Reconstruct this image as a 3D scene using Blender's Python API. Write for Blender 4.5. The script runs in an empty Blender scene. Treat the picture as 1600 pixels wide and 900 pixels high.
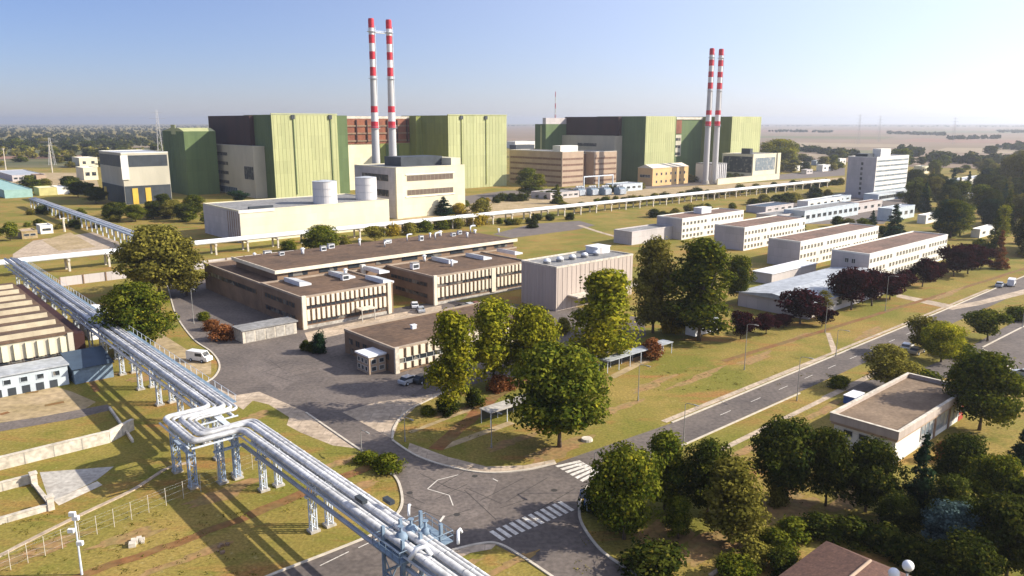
import bpy, bmesh, math, random
import numpy as np
from mathutils import Vector
R = math.radians
rnd = random.Random(7)
scn = bpy.context.scene
COL = scn.collection

# ------------------------------------------------------------------ camera, light, exposure
CAM_H = 46.0; FPX = 1200.0; TH = math.atan(260/1200)
cam = bpy.data.cameras.new('camera'); cam.lens = 27.0; cam.sensor_width = 36.0; cam.clip_start = 0.5; cam.clip_end = 60000
camo = bpy.data.objects.new('camera', cam); COL.objects.link(camo)
camo.location = (0, 0, CAM_H); camo.rotation_euler = (R(90)-TH, 0, 0); scn.camera = camo
SUN_EL, SUN_AZ = 30.0, 1.0            # azimuth measured from +X towards +Y
sd = Vector((math.cos(R(SUN_EL))*math.cos(R(SUN_AZ)), math.cos(R(SUN_EL))*math.sin(R(SUN_AZ)), math.sin(R(SUN_EL))))
w = bpy.data.worlds.new('World'); scn.world = w; w.use_nodes = True
nt = w.node_tree; sky = nt.nodes.new('ShaderNodeTexSky'); sky.sky_type = 'NISHITA'; sky.sun_disc = False
sky.sun_elevation = R(SUN_EL); sky.sun_rotation = R(90-SUN_AZ); sky.air_density = 1.0; sky.dust_density = 0.3; sky.ozone_density = 5.0; sky.altitude = 100
tint = nt.nodes.new('ShaderNodeMix'); tint.data_type = 'RGBA'; tint.blend_type = 'MULTIPLY'; tint.inputs[0].default_value = 1.0; tint.inputs[7].default_value = (0.95, 0.90, 1.15, 1)
nt.links.new(sky.outputs[0], tint.inputs[6]); 
# circumsolar brightening of a hazy sky: forward scattering grows as the view turns towards the sun
tcn = nt.nodes.new('ShaderNodeTexCoord'); dp = nt.nodes.new('ShaderNodeVectorMath'); dp.operation = 'DOT_PRODUCT'; dp.inputs[1].default_value = sd; nt.links.new(tcn.outputs['Generated'], dp.inputs[0])
mrn = nt.nodes.new('ShaderNodeMapRange'); mrn.inputs[1].default_value = -0.55; mrn.inputs[2].default_value = 1.0; nt.links.new(dp.outputs['Value'], mrn.inputs[0])
pw = nt.nodes.new('ShaderNodeMath'); pw.operation = 'POWER'; pw.inputs[1].default_value = 1.6; nt.links.new(mrn.outputs[0], pw.inputs[0])
ml = nt.nodes.new('ShaderNodeMath'); ml.operation = 'MULTIPLY'; ml.inputs[1].default_value = 9.5; nt.links.new(pw.outputs[0], ml.inputs[0])
cmb = nt.nodes.new('ShaderNodeCombineColor'); [nt.links.new(ml.outputs[0], cmb.inputs[i]) for i in range(3)]
addn = nt.nodes.new('ShaderNodeMix'); addn.data_type = 'RGBA'; addn.blend_type = 'ADD'; addn.inputs[0].default_value = 1.0
nt.links.new(tint.outputs[2], addn.inputs[6]); nt.links.new(cmb.outputs[0], addn.inputs[7]); nt.links.new(addn.outputs[2], nt.nodes['Background'].inputs[0]); nt.nodes['Background'].inputs[1].default_value = 0.06
sun = bpy.data.lights.new('sun', 'SUN'); sun.energy = 4.8; sun.angle = R(0.5); sun.color = (1.0, 0.92, 0.78)
suno = bpy.data.objects.new('sun', sun); COL.objects.link(suno); suno.rotation_euler = sd.to_track_quat('Z', 'Y').to_euler()
scn.view_settings.view_transform = 'Standard'; scn.view_settings.look = 'None'; scn.view_settings.exposure = 0.86; scn.view_settings.gamma = 1.0
scn.view_settings.use_curve_mapping = False
scn.cycles.volume_max_steps = 64; scn.cycles.max_bounces = 6; scn.cycles.volume_bounces = 0
scn.cycles.use_denoising = True
HAZE = 0.00012

# ------------------------------------------------------------------ survey helpers: the site's own grid (u along the main road, v away from it)
RZ = R(41.6); cA, sA = math.cos(RZ), math.sin(RZ); cT, sT = math.cos(TH), math.sin(TH)
def W(u, v, z=0): return Vector((u*cA - v*sA, u*sA + v*cA, z))
def toS(x, y): return (x*cA + y*sA, -x*sA + y*cA)
def Gd(px, py, z=0.0):
    x = (px-800)/FPX; v = (450-py)/FPX; dz = -sT + v*cT; t = (z-CAM_H)/dz
    return (x*t, (cT+v*sT)*t)
def S(px, py, z=0.0): return toS(*Gd(px, py, z))
def depth(x, y, z): return y*cT-(z-CAM_H)*sT
def hgt(x, y, py):
    v = (450-py)/FPX
    return y*(v*cT-sT)/(cT+v*sT)+CAM_H
def reach(u, v, z, axis, px):      # length along a grid axis from (u,v,z)
    p = W(u, v, z); d = (cA, sA) if axis == 'u' else (-sA, cA)
    D0 = depth(p.x, p.y, z); dd = d[1]*cT; X = px-800
    return (X*D0-FPX*p.x)/(FPX*d[0]-X*dd)

# ------------------------------------------------------------------ materials
def lnk(t, a, b): t.links.new(a, b)
MATS = {}
def mat(name, c1, c2=None, scale=0.5, rough=0.8, streak=None, metal=0.0, coord='Object', bump=0.0, amt=1.0, fine=None, spec=0.3):
    if name in MATS: return MATS[name]
    m = bpy.data.materials.new(name); m.use_nodes = True; t = m.node_tree; b = t.nodes['Principled BSDF']
    b.inputs['Roughness'].default_value = rough; b.inputs['Metallic'].default_value = metal
    b.inputs['Specular IOR Level'].default_value = spec
    c1 = (*c1, 1)
    if c2 is None: c2 = tuple(x*0.78 for x in c1[:3])
    c2 = (*c2, 1)
    if coord == 'World':
        g = t.nodes.new('ShaderNodeNewGeometry'); src = g.outputs['Position']
    else:
        g = t.nodes.new('ShaderNodeTexCoord'); src = g.outputs['Object']
    mp = t.nodes.new('ShaderNodeMapping'); lnk(t, src, mp.inputs[0])
    if streak: mp.inputs['Scale'].default_value = streak
    n = t.nodes.new('ShaderNodeTexNoise'); n.inputs['Scale'].default_value = scale; n.inputs['Detail'].default_value = 5; n.inputs['Roughness'].default_value = 0.62
    lnk(t, mp.outputs[0], n.inputs[0])
    r = t.nodes.new('ShaderNodeMapRange'); r.inputs[1].default_value = 0.36; r.inputs[2].default_value = 0.66; r.inputs[4].default_value = amt
    lnk(t, n.outputs[0], r.inputs[0])
    mx = t.nodes.new('ShaderNodeMix'); mx.data_type = 'RGBA'; mx.inputs[6].default_value = c1; mx.inputs[7].default_value = c2
    lnk(t, r.outputs[0], mx.inputs[0]); out = mx.outputs[2]
    if fine:
        n2 = t.nodes.new('ShaderNodeTexNoise'); n2.inputs['Scale'].default_value = fine; n2.inputs['Detail'].default_value = 3
        lnk(t, src, n2.inputs[0])
        r2 = t.nodes.new('ShaderNodeMapRange'); r2.inputs[1].default_value = 0.3; r2.inputs[2].default_value = 0.7; r2.inputs[3].default_value = 0.72; r2.inputs[4].default_value = 1.22
        lnk(t, n2.outputs[0], r2.inputs[0])
        hs = t.nodes.new('ShaderNodeHueSaturation'); lnk(t, out, hs.inputs['Color']); lnk(t, r2.outputs[0], hs.inputs['Value']); out = hs.outputs[0]
    lnk(t, out, b.inputs['Base Color'])
    if bump:
        bp = t.nodes.new('ShaderNodeBump'); bp.inputs['Strength'].default_value = bump; bp.inputs['Distance'].default_value = 0.3
        lnk(t, n.outputs[0], bp.inputs['Height']); lnk(t, bp.outputs[0], b.inputs['Normal'])
    MATS[name] = m; return m

def leafmat(name, ca, cb, cc=None):
    if name in MATS: return MATS[name]
    m = bpy.data.materials.new(name); m.use_nodes = True; t = m.node_tree; t.nodes.clear()
    o = t.nodes.new('ShaderNodeOutputMaterial'); at = t.nodes.new('ShaderNodeAttribute'); at.attribute_name = 'tone'
    cr = t.nodes.new('ShaderNodeValToRGB'); cr.color_ramp.elements[0].color = (*ca, 1); cr.color_ramp.elements[1].color = (*cb, 1)
    cr.color_ramp.elements[0].position = 0.15; cr.color_ramp.elements[1].position = 0.8
    if cc: e = cr.color_ramp.elements.new(1.0); e.color = (*cc, 1)
    lnk(t, at.outputs['Fac'], cr.inputs[0])
    oi = t.nodes.new('ShaderNodeObjectInfo'); mr = t.nodes.new('ShaderNodeMapRange'); mr.inputs[3].default_value = 0.8; mr.inputs[4].default_value = 1.25
    lnk(t, oi.outputs['Random'], mr.inputs[0]); hs = t.nodes.new('ShaderNodeHueSaturation'); lnk(t, cr.outputs[0], hs.inputs['Color']); lnk(t, mr.outputs[0], hs.inputs['Value'])
    d = t.nodes.new('ShaderNodeBsdfDiffuse'); tr = t.nodes.new('ShaderNodeBsdfTranslucent'); mx = t.nodes.new('ShaderNodeMixShader'); mx.inputs[0].default_value = 0.3
    lnk(t, hs.outputs[0], d.inputs[0]); lnk(t, hs.outputs[0], tr.inputs[0]); lnk(t, d.outputs[0], mx.inputs[1]); lnk(t, tr.outputs[0], mx.inputs[2]); lnk(t, mx.outputs[0], o.inputs[0])
    MATS[name] = m; return m

def grassmat():
    m = bpy.data.materials.new('dry_grass'); m.use_nodes = True; t = m.node_tree; b = t.nodes['Principled BSDF']; b.inputs['Roughness'].default_value = 0.95; b.inputs['Specular IOR Level'].default_value = 0.1
    g = t.nodes.new('ShaderNodeNewGeometry')
    def noise(sc, det, dist=0.0, st=None):
        n = t.nodes.new('ShaderNodeTexNoise'); n.inputs['Scale'].default_value = sc; n.inputs['Detail'].default_value = det; n.inputs['Distortion'].default_value = dist; n.inputs['Roughness'].default_value = 0.65
        if st:
            mp = t.nodes.new('ShaderNodeMapping'); mp.inputs['Scale'].default_value = st; mp.inputs['Rotation'].default_value = (0, 0, -RZ); lnk(t, g.outputs[0], mp.inputs[0]); lnk(t, mp.outputs[0], n.inputs[0])
        else: lnk(t, g.outputs[0], n.inputs[0])
        return n.outputs[0]
    def mix(fac, a, b2, lo, hi):
        r = t.nodes.new('ShaderNodeMapRange'); r.inputs[1].default_value = lo; r.inputs[2].default_value = hi; lnk(t, fac, r.inputs[0])
        x = t.nodes.new('ShaderNodeMix'); x.data_type = 'RGBA'; lnk(t, r.outputs[0], x.inputs[0])
        for s, v in ((6, a), (7, b2)):
            if isinstance(v, tuple): x.inputs[s].default_value = (*v, 1)
            else: lnk(t, v, x.inputs[s])
        return x.outputs[2]
    c = mix(noise(0.045, 6, 0.3), (0.165, 0.155, 0.030), (0.27, 0.195, 0.055), 0.40, 0.60)
    c = mix(noise(0.16, 6, 0.6, (0.35, 1, 1)), c, (0.29, 0.145, 0.05), 0.52, 0.70)
    c = mix(noise(0.09, 5), c, (0.12, 0.135, 0.020), 0.56, 0.74)
    c = mix(noise(1.1, 4), c, (0.36, 0.30, 0.14), 0.60, 0.85)
    n = noise(2.6, 4); r = t.nodes.new('ShaderNodeMapRange'); r.inputs[1].default_value = 0.3; r.inputs[2].default_value = 0.7; r.inputs[3].default_value = 0.62; r.inputs[4].default_value = 1.3; lnk(t, n, r.inputs[0])
    hs = t.nodes.new('ShaderNodeHueSaturation'); lnk(t, c, hs.inputs['Color']); lnk(t, r.outputs[0], hs.inputs['Value'])
    lnk(t, hs.outputs[0], b.inputs['Base Color'])
    MATS['grass'] = m; return m

M_grass = grassmat()
M_asph = mat('asphalt', (0.150, 0.123, 0.106), (0.102, 0.085, 0.076), 0.12, 0.9, coord='World', fine=1.6, bump=0.1)
M_asph_b = mat('asphalt_patch', (0.165, 0.136, 0.118), (0.120, 0.100, 0.090), 0.3, 0.9, coord='World', fine=2.0)
M_pave = mat('paving_concrete', (0.48, 0.38, 0.28), (0.36, 0.28, 0.20), 0.25, 0.9, coord='World', fine=1.2)
M_sand = mat('sandy_soil', (0.40, 0.30, 0.18), (0.28, 0.21, 0.10), 0.12, 0.95, coord='World', fine=0.9)
M_trench = mat('bare_reddish_soil', (0.20, 0.085, 0.030), (0.17, 0.12, 0.04), 0.25, 0.95, coord='World', fine=1.2)
M_field = mat('ploughed_field', (0.24, 0.16, 0.11), (0.16, 0.125, 0.075), 0.004, 0.95, coord='World', streak=(0.25, 1, 1))
M_scrub = mat('scrub', (0.065, 0.075, 0.025), (0.14, 0.12, 0.05), 0.012, 0.95, coord='World', streak=(0.3, 1, 1))
M_kerb = mat('kerb_stone', (0.55, 0.49, 0.40), (0.42, 0.37, 0.30), 1.0, 0.9)
M_paint = mat('road_paint', (0.72, 0.68, 0.60), (0.45, 0.41, 0.36), 2.0, 0.8, coord='World')
M_white = mat('white_metal', (0.72, 0.73, 0.74), (0.58, 0.59, 0.61), 0.6, 0.45)
M_pipe = mat('pipe_cladding', (0.60, 0.60, 0.61), (0.40, 0.40, 0.40), 0.22, 0.55, metal=0.2, fine=1.6)
M_pipe2 = mat('pipe_cladding_blue', (0.42, 0.46, 0.52), (0.34, 0.37, 0.43), 0.5, 0.5, metal=0.3)
M_steelb = mat('blue_grey_steel', (0.20, 0.27, 0.34), (0.13, 0.18, 0.24), 1.0, 0.6)
M_steelp = mat('pale_blue_steel', (0.36, 0.44, 0.55), (0.27, 0.34, 0.44), 1.0, 0.55)
M_steelw = mat('light_steel', (0.60, 0.64, 0.68), (0.42, 0.46, 0.52), 1.2, 0.6)
M_conc = mat('concrete', (0.44, 0.41, 0.36), (0.32, 0.29, 0.25), 0.25, 0.9, fine=1.5)
M_concl = mat('light_concrete', (0.60, 0.54, 0.45), (0.46, 0.41, 0.33), 0.3, 0.9, fine=1.5)
M_glass = mat('window_glass', (0.035, 0.042, 0.05), (0.02, 0.025, 0.03), 0.4, 0.3, spec=0.25)
M_glassl = mat('pale_glass', (0.20, 0.24, 0.26), (0.14, 0.17, 0.19), 0.4, 0.3, spec=0.25)
M_frame = mat('window_frame', (0.55, 0.54, 0.50), None, 1.0, 0.6)
M_roofb = mat('brown_gravel_roof', (0.155, 0.095, 0.058), (0.095, 0.062, 0.042), 0.12, 0.95, fine=1.0)
M_roofr = mat('reddish_gravel_roof', (0.22, 0.135, 0.10), (0.15, 0.10, 0.075), 0.1, 0.95, fine=1.0)
M_roofg = mat('grey_roof', (0.27, 0.265, 0.26), (0.20, 0.195, 0.19), 0.15, 0.9, fine=1.0)
M_roofl = mat('pale_sheet_roof', (0.43, 0.45, 0.47), (0.34, 0.36, 0.38), 0.12, 0.5, fine=0.8)
M_roofw = mat('white_sheet_roof', (0.76, 0.76, 0.77), (0.66, 0.66, 0.67), 0.2, 0.5)
M_cream = mat('cream_render', (0.70, 0.64, 0.45), (0.58, 0.53, 0.38), 0.08, 0.85, streak=(1, 1, 0.3))
M_creamg = mat('greyish_cream_panel', (0.50, 0.46, 0.36), (0.40, 0.37, 0.29), 0.08, 0.85, streak=(1, 1, 0.3))
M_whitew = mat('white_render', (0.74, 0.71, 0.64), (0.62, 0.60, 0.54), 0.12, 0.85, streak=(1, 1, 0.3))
M_greyw = mat('grey_and_shaded_wall', (0.52, 0.47, 0.45), (0.42, 0.385, 0.37), 0.12, 0.9, streak=(1, 1, 0.4))  # plain grey walls, also white and cream ends with shade in the colour
M_fac = mat('brown_facade', (0.25, 0.165, 0.105), (0.17, 0.11, 0.072), 0.2, 0.85)
M_fin = mat('pale_fin', (0.72, 0.64, 0.50), (0.60, 0.53, 0.41), 0.4, 0.8)
M_pink = mat('pinkish_corrugated', (0.47, 0.395, 0.34), (0.38, 0.315, 0.27), 1.0, 0.8, streak=(1, 1, 0.05))
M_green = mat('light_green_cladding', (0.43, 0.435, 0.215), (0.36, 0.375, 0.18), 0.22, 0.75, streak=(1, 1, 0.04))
M_greend = mat('dark_and_shaded_green', (0.110, 0.155, 0.058), (0.080, 0.122, 0.048), 0.22, 0.75, streak=(1, 1, 0.04))  # dark green parts, also light green tower sides with shade in the colour
M_olive = mat('olive_and_shaded_green', (0.23, 0.25, 0.06), (0.17, 0.19, 0.05), 0.22, 0.75, streak=(1, 1, 0.04))  # olive downpipes, also tower sides and recess with shade in the colour
M_brown = mat('dark_brown_cladding', (0.050, 0.018, 0.014), (0.030, 0.011, 0.010), 0.15, 0.8, streak=(1, 1, 0.05))
M_rust = mat('rust_red_panel', (0.27, 0.10, 0.05), (0.15, 0.05, 0.03), 0.15, 0.8, streak=(1, 1, 0.5))
M_brick = mat('brick_render', (0.42, 0.31, 0.22), (0.34, 0.25, 0.18), 0.15, 0.9)
M_brickb = mat('brown_window_band', (0.20, 0.115, 0.075), (0.14, 0.08, 0.055), 0.3, 0.7)
M_orange = mat('ochre_render', (0.66, 0.44, 0.20), (0.55, 0.36, 0.17), 0.1, 0.9)
M_dark = mat('dark_panel', (0.05, 0.058, 0.066), (0.03, 0.036, 0.042), 0.2, 0.5)
M_yel = mat('yellow_door_paint', (0.62, 0.42, 0.06), (0.5, 0.33, 0.05), 0.3, 0.6)
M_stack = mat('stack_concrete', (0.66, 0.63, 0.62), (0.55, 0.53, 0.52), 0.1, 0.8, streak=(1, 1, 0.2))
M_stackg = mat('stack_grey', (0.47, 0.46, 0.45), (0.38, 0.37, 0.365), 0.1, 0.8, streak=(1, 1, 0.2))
M_red = mat('stack_red_paint', (0.52, 0.028, 0.045), (0.40, 0.02, 0.035), 0.2, 0.6)
M_redt = mat('red_paint', (0.40, 0.06, 0.035), (0.3, 0.05, 0.03), 0.5, 0.6)
M_blue = mat('blue_paint', (0.06, 0.16, 0.42), (0.05, 0.12, 0.32), 0.5, 0.5)
M_blued = mat('dark_blue_roof', (0.055, 0.085, 0.125), (0.04, 0.06, 0.09), 0.3, 0.7)
M_teal = mat('teal_sheet', (0.30, 0.46, 0.42), (0.24, 0.38, 0.34), 0.3, 0.6)
M_palebl = mat('pale_blue_panel', (0.50, 0.55, 0.58), (0.40, 0.45, 0.48), 0.4, 0.6)
def glassvary(m, blind):
    t = m.node_tree; b = t.nodes['Principled BSDF']; src = b.inputs['Base Color'].links[0].from_socket; g = t.nodes.new('ShaderNodeNewGeometry'); v = t.nodes.new('ShaderNodeTexVoronoi'); v.inputs['Scale'].default_value = .55; lnk(t, g.outputs['Position'], v.inputs['Vector'])
    sx = t.nodes.new('ShaderNodeSeparateColor'); lnk(t, v.outputs['Color'], sx.inputs[0]); c = t.nodes.new('ShaderNodeMapRange'); c.inputs[1].default_value = .68; c.inputs[2].default_value = .95; c.inputs[4].default_value = .8; lnk(t, sx.outputs[0], c.inputs[0])
    x = t.nodes.new('ShaderNodeMix'); x.data_type = 'RGBA'; x.inputs[7].default_value = (*blind, 1); lnk(t, c.outputs[0], x.inputs[0]); lnk(t, src, x.inputs[6]); lnk(t, x.outputs[2], b.inputs['Base Color'])
glassvary(M_glass, (.22,.20,.17)); glassvary(M_glassl, (.38,.37,.34))
M_rubber = mat('rubber', (0.02, 0.02, 0.02), None, 1, 0.9)
M_bark = mat('bark', (0.14, 0.10, 0.07), (0.08, 0.06, 0.045), 1.5, 0.95)
M_tile = mat('red_brown_tiles', (0.13, 0.07, 0.05), (0.085, 0.045, 0.035), 1.4, 0.9, fine=4.0)
M_plast = mat('sign_white', (0.8, 0.8, 0.8), None, 1, 0.6)
M_lampm = mat('lamp_grey_metal', (0.30,0.29,0.27), None, 1, 0.6)
M_lampg = mat('white_globe', (0.82, 0.82, 0.82), (0.74, 0.74, 0.74), 1, 0.25)

L_green = leafmat('leaves_mid_green', (0.034, 0.054, 0.007), (0.165, 0.17, 0.018), (0.30, 0.25, 0.02))
L_dark = leafmat('leaves_dark_green', (0.018, 0.030, 0.006), (0.078, 0.085, 0.013), (0.17, 0.14, 0.02))
L_yel = leafmat('leaves_yellow_green', (0.10, 0.12, 0.010), (0.34, 0.31, 0.022), (0.48, 0.38, 0.03))
L_olive = leafmat('leaves_olive', (0.085, 0.080, 0.014), (0.25, 0.215, 0.04))
L_pine = leafmat('needles_blue_green', (0.010, 0.028, 0.014), (0.035, 0.065, 0.030))
L_spruce = leafmat('needles_silver_blue', (0.035, 0.06, 0.055), (0.11, 0.16, 0.15))
L_purp = leafmat('leaves_dark_purple', (0.014, 0.004, 0.006), (0.055, 0.014, 0.016))
L_gold = leafmat('leaves_golden', (0.16, 0.12, 0.015), (0.42, 0.30, 0.03))
L_rust = leafmat('leaves_rusty', (0.12, 0.04, 0.015), (0.30, 0.13, 0.05))

def sheets(m, wd, ht, vertical, lo=.88, mortar=.78, ms=.012):    # sheet / felt joints with slight differences from sheet to sheet
    t = m.node_tree; b = t.nodes['Principled BSDF']; src = b.inputs['Base Color'].links[0].from_socket; tc = t.nodes.new('ShaderNodeTexCoord'); sp_ = t.nodes.new('ShaderNodeSeparateXYZ'); lnk(t, tc.outputs['Object'], sp_.inputs[0])
    cb = t.nodes.new('ShaderNodeCombineXYZ')
    if vertical:
        ad = t.nodes.new('ShaderNodeMath'); lnk(t, sp_.outputs[0], ad.inputs[0]); lnk(t, sp_.outputs[1], ad.inputs[1]); lnk(t, ad.outputs[0], cb.inputs[0]); lnk(t, sp_.outputs[2], cb.inputs[1])
    else: lnk(t, sp_.outputs[0], cb.inputs[0]); lnk(t, sp_.outputs[1], cb.inputs[1])
    bk = t.nodes.new('ShaderNodeTexBrick'); bk.inputs['Scale'].default_value = 1.0; bk.inputs['Brick Width'].default_value = wd; bk.inputs['Row Height'].default_value = ht; bk.inputs['Mortar Size'].default_value = ms*4
    bk.inputs['Color1'].default_value = (1.04,1.04,1.04,1); bk.inputs['Color2'].default_value = (lo,lo,lo,1); bk.inputs['Mortar'].default_value = (mortar,mortar,mortar,1); lnk(t, cb.outputs[0], bk.inputs['Vector'])
    x = t.nodes.new('ShaderNodeMix'); x.data_type = 'RGBA'; x.blend_type = 'MULTIPLY'; x.inputs[0].default_value = 1.0; lnk(t, src, x.inputs[6]); lnk(t, bk.outputs['Color'], x.inputs[7]); lnk(t, x.outputs[2], b.inputs['Base Color'])
for m_ in (M_green, M_greend, M_olive, M_brown): sheets(m_, 4.4, 7.5, True, .90, .82)
for m_ in (M_roofb, M_roofr, M_roofg): sheets(m_, 9.0, 1.1, False, .86, .74, .016)
sheets(M_pave, 3.0, 3.0, False, .88, .72, .015); sheets(M_whitew, 3.4, 2.85, True, .95, .86); sheets(M_cream, 5.0, 3.1, True, .95, .88); sheets(M_greyw, 3.0, 2.85, True, .93, .82)

# ------------------------------------------------------------------ mesh helpers
class MB:
    def __init__(s): s.v = []; s.f = []; s.m = []
    def poly(s, pts, mi=0):
        i = len(s.v); s.v += [tuple(p) for p in pts]; s.f.append(tuple(range(i, i+len(pts)))); s.m.append(mi); return s
    def box(s, x0, x1, y0, y1, z0, z1, mi=0):
        i = len(s.v); s.v += [(x0,y0,z0),(x1,y0,z0),(x1,y1,z0),(x0,y1,z0),(x0,y0,z1),(x1,y0,z1),(x1,y1,z1),(x0,y1,z1)]
        s.f += [(i,i+3,i+2,i+1),(i+4,i+5,i+6,i+7),(i,i+1,i+5,i+4),(i+1,i+2,i+6,i+5),(i+2,i+3,i+7,i+6),(i+3,i,i+4,i+7)]; s.m += [mi]*6; return s
    def tube(s, p, q, r0, r1=None, n=10, mi=0, caps=True):
        r1 = r0 if r1 is None else r1; p = Vector(p); q = Vector(q); d = (q-p).normalized()
        a = Vector((0,0,1)) if abs(d.z) < 0.9 else Vector((1,0,0)); e = d.cross(a).normalized(); g = d.cross(e)
        i = len(s.v)
        for c, r in ((p, r0), (q, r1)):
            for k in range(n):
                t = 2*math.pi*k/n; s.v.append(tuple(c+e*(r*math.cos(t))+g*(r*math.sin(t))))
        for k in range(n):
            k2 = (k+1) % n; s.f.append((i+k, i+k2, i+n+k2, i+n+k)); s.m.append(mi)
        if caps: s.f.append(tuple(i+k for k in range(n))[::-1]); s.f.append(tuple(i+n+k for k in range(n))); s.m += [mi, mi]
        return s
    def path(s, pts, r, n=10, mi=0):      # smooth tube through points, parallel rings
        pts = [Vector(p) for p in pts]; i0 = len(s.v)
        for j, p in enumerate(pts):
            d = (pts[min(j+1, len(pts)-1)]-pts[max(j-1, 0)]).normalized()
            e = d.cross(Vector((0,0,1)));
            if e.length < 1e-3: e = Vector((1,0,0))
            e.normalize(); g = d.cross(e).normalized()
            for k in range(n):
                t = 2*math.pi*k/n; s.v.append(tuple(p+e*(r*math.cos(t))+g*(r*math.sin(t))))
        for j in range(len(pts)-1):
            a = i0+j*n; b = a+n
            for k in range(n):
                k2 = (k+1) % n; s.f.append((a+k, a+k2, b+k2, b+k)); s.m.append(mi)
        s.f.append(tuple(i0+k for k in range(n))[::-1]); s.f.append(tuple(i0+(len(pts)-1)*n+k for k in range(n))); s.m += [mi, mi]
        return s
    def prism(s, prof, y0, y1, mi=0):      # profile in xz, extruded along y
        n = len(prof); i = len(s.v)
        s.v += [(x, y0, z) for x, z in prof]+[(x, y1, z) for x, z in prof]
        for k in range(n): k2 = (k+1) % n; s.f.append((i+k, i+k2, i+n+k2, i+n+k)); s.m.append(mi)
        s.f.append(tuple(i+k for k in range(n))); s.f.append(tuple(i+n+k for k in range(n))[::-1]); s.m += [mi, mi]; return s
    def ball(s, c, r, mi=0, n=10, sz=1.0):
        i = len(s.v); c = Vector(c); rings = n//2+1
        for a in range(rings+1):
            ph = math.pi*a/rings
            for k in range(n):
                t = 2*math.pi*k/n; s.v.append((c.x+r*math.sin(ph)*math.cos(t), c.y+r*math.sin(ph)*math.sin(t), c.z+r*sz*math.cos(ph)))
        for a in range(rings):
            for k in range(n):
                k2 = (k+1) % n; s.f.append((i+a*n+k, i+(a+1)*n+k, i+(a+1)*n+k2, i+a*n+k2)); s.m.append(mi)
        return s
    def mesh(s, name, mats, smooth=False):
        me = bpy.data.meshes.new(name); me.from_pydata(s.v, [], s.f)
        for m in (mats if isinstance(mats, (list, tuple)) else [mats]): me.materials.append(m)
        me.polygons.foreach_set('material_index', s.m)
        if smooth: me.polygons.foreach_set('use_smooth', [True]*len(s.f))
        me.update(); return me
    def build(s, name, mats, parent=None, smooth=False):
        return put(s.mesh(name, mats, smooth), name, parent)
def put(me, name, parent=None, loc=(0,0,0), rz=0.0):
    o = bpy.data.objects.new(name, me); COL.objects.link(o); o.parent = parent; o.location = loc; o.rotation_euler = (0, 0, rz); return o
def tag(o, label=None, cat=None, group=None, kind=None):
    if label: o['label'] = label
    if cat: o['category'] = cat
    if group: o['group'] = group
    if kind: o['kind'] = kind
    return o
def thing(name, label, cat, loc, rz=RZ, group=None):
    o = bpy.data.objects.new(name, None); COL.objects.link(o); o.location = loc; o.rotation_euler = (0, 0, rz); o.empty_display_size = 0.5
    return tag(o, label, cat, group)
def sheet(name, pts, m, z, kind='structure'):      # flat polygon on the ground from surveyed points
    bm = bmesh.new(); vs = [bm.verts.new((p[0], p[1], z)) for p in pts]; f = bm.faces.new(vs); f.normal_update()
    if f.normal.z < 0: f.normal_flip()
    bmesh.ops.triangulate(bm, faces=bm.faces); me = bpy.data.meshes.new(name); bm.to_mesh(me); bm.free(); me.materials.append(m)
    return tag(put(me, name), kind=kind)
def gp(px): return [Gd(*p) for p in px]
def sp(uv): return [W(*p)[:2] for p in uv]
def smoothline(pts, k=6):
    out = []
    n = len(pts)
    for i in range(n-1):
        p0 = pts[max(i-1,0)]; p1 = pts[i]; p2 = pts[i+1]; p3 = pts[min(i+2,n-1)]
        for j in range(k):
            t = j/k
            out.append(tuple(0.5*((2*p1[a])+(-p0[a]+p2[a])*t+(2*p0[a]-5*p1[a]+4*p2[a]-p3[a])*t*t+(-p0[a]+3*p1[a]-3*p2[a]+p3[a])*t**3) for a in range(2)))
    out.append(tuple(pts[-1])); return out
def strip(name, pts, wd, h, m, z=0.0, kind='structure'):   # raised strip following a line
    mb = MB(); L = []; Rr = []
    for j in range(len(pts)):
        a = Vector(pts[max(j-1,0)][:2]); b = Vector(pts[min(j+1,len(pts)-1)][:2]); d = (b-a).normalized(); nn = Vector((-d.y, d.x)); p = Vector(pts[j][:2])
        L.append(p+nn*wd/2); Rr.append(p-nn*wd/2)
    for j in range(len(pts)-1):
        a, b, c, d = L[j], L[j+1], Rr[j+1], Rr[j]; t = z+h
        mb.poly([(a.x,a.y,t),(d.x,d.y,t),(c.x,c.y,t),(b.x,b.y,t)])
        if h > 0.03:
            mb.poly([(a.x,a.y,t),(b.x,b.y,t),(b.x,b.y,z),(a.x,a.y,z)]); mb.poly([(d.x,d.y,z),(c.x,c.y,z),(c.x,c.y,t),(d.x,d.y,t)])
    if h > 0.03:
        for a, d in ((L[0], Rr[0]), (L[-1], Rr[-1])): mb.poly([(a.x,a.y,t),(a.x,a.y,z),(d.x,d.y,z),(d.x,d.y,t)])
    o = mb.build(name, m); return tag(o, kind=kind)

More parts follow.
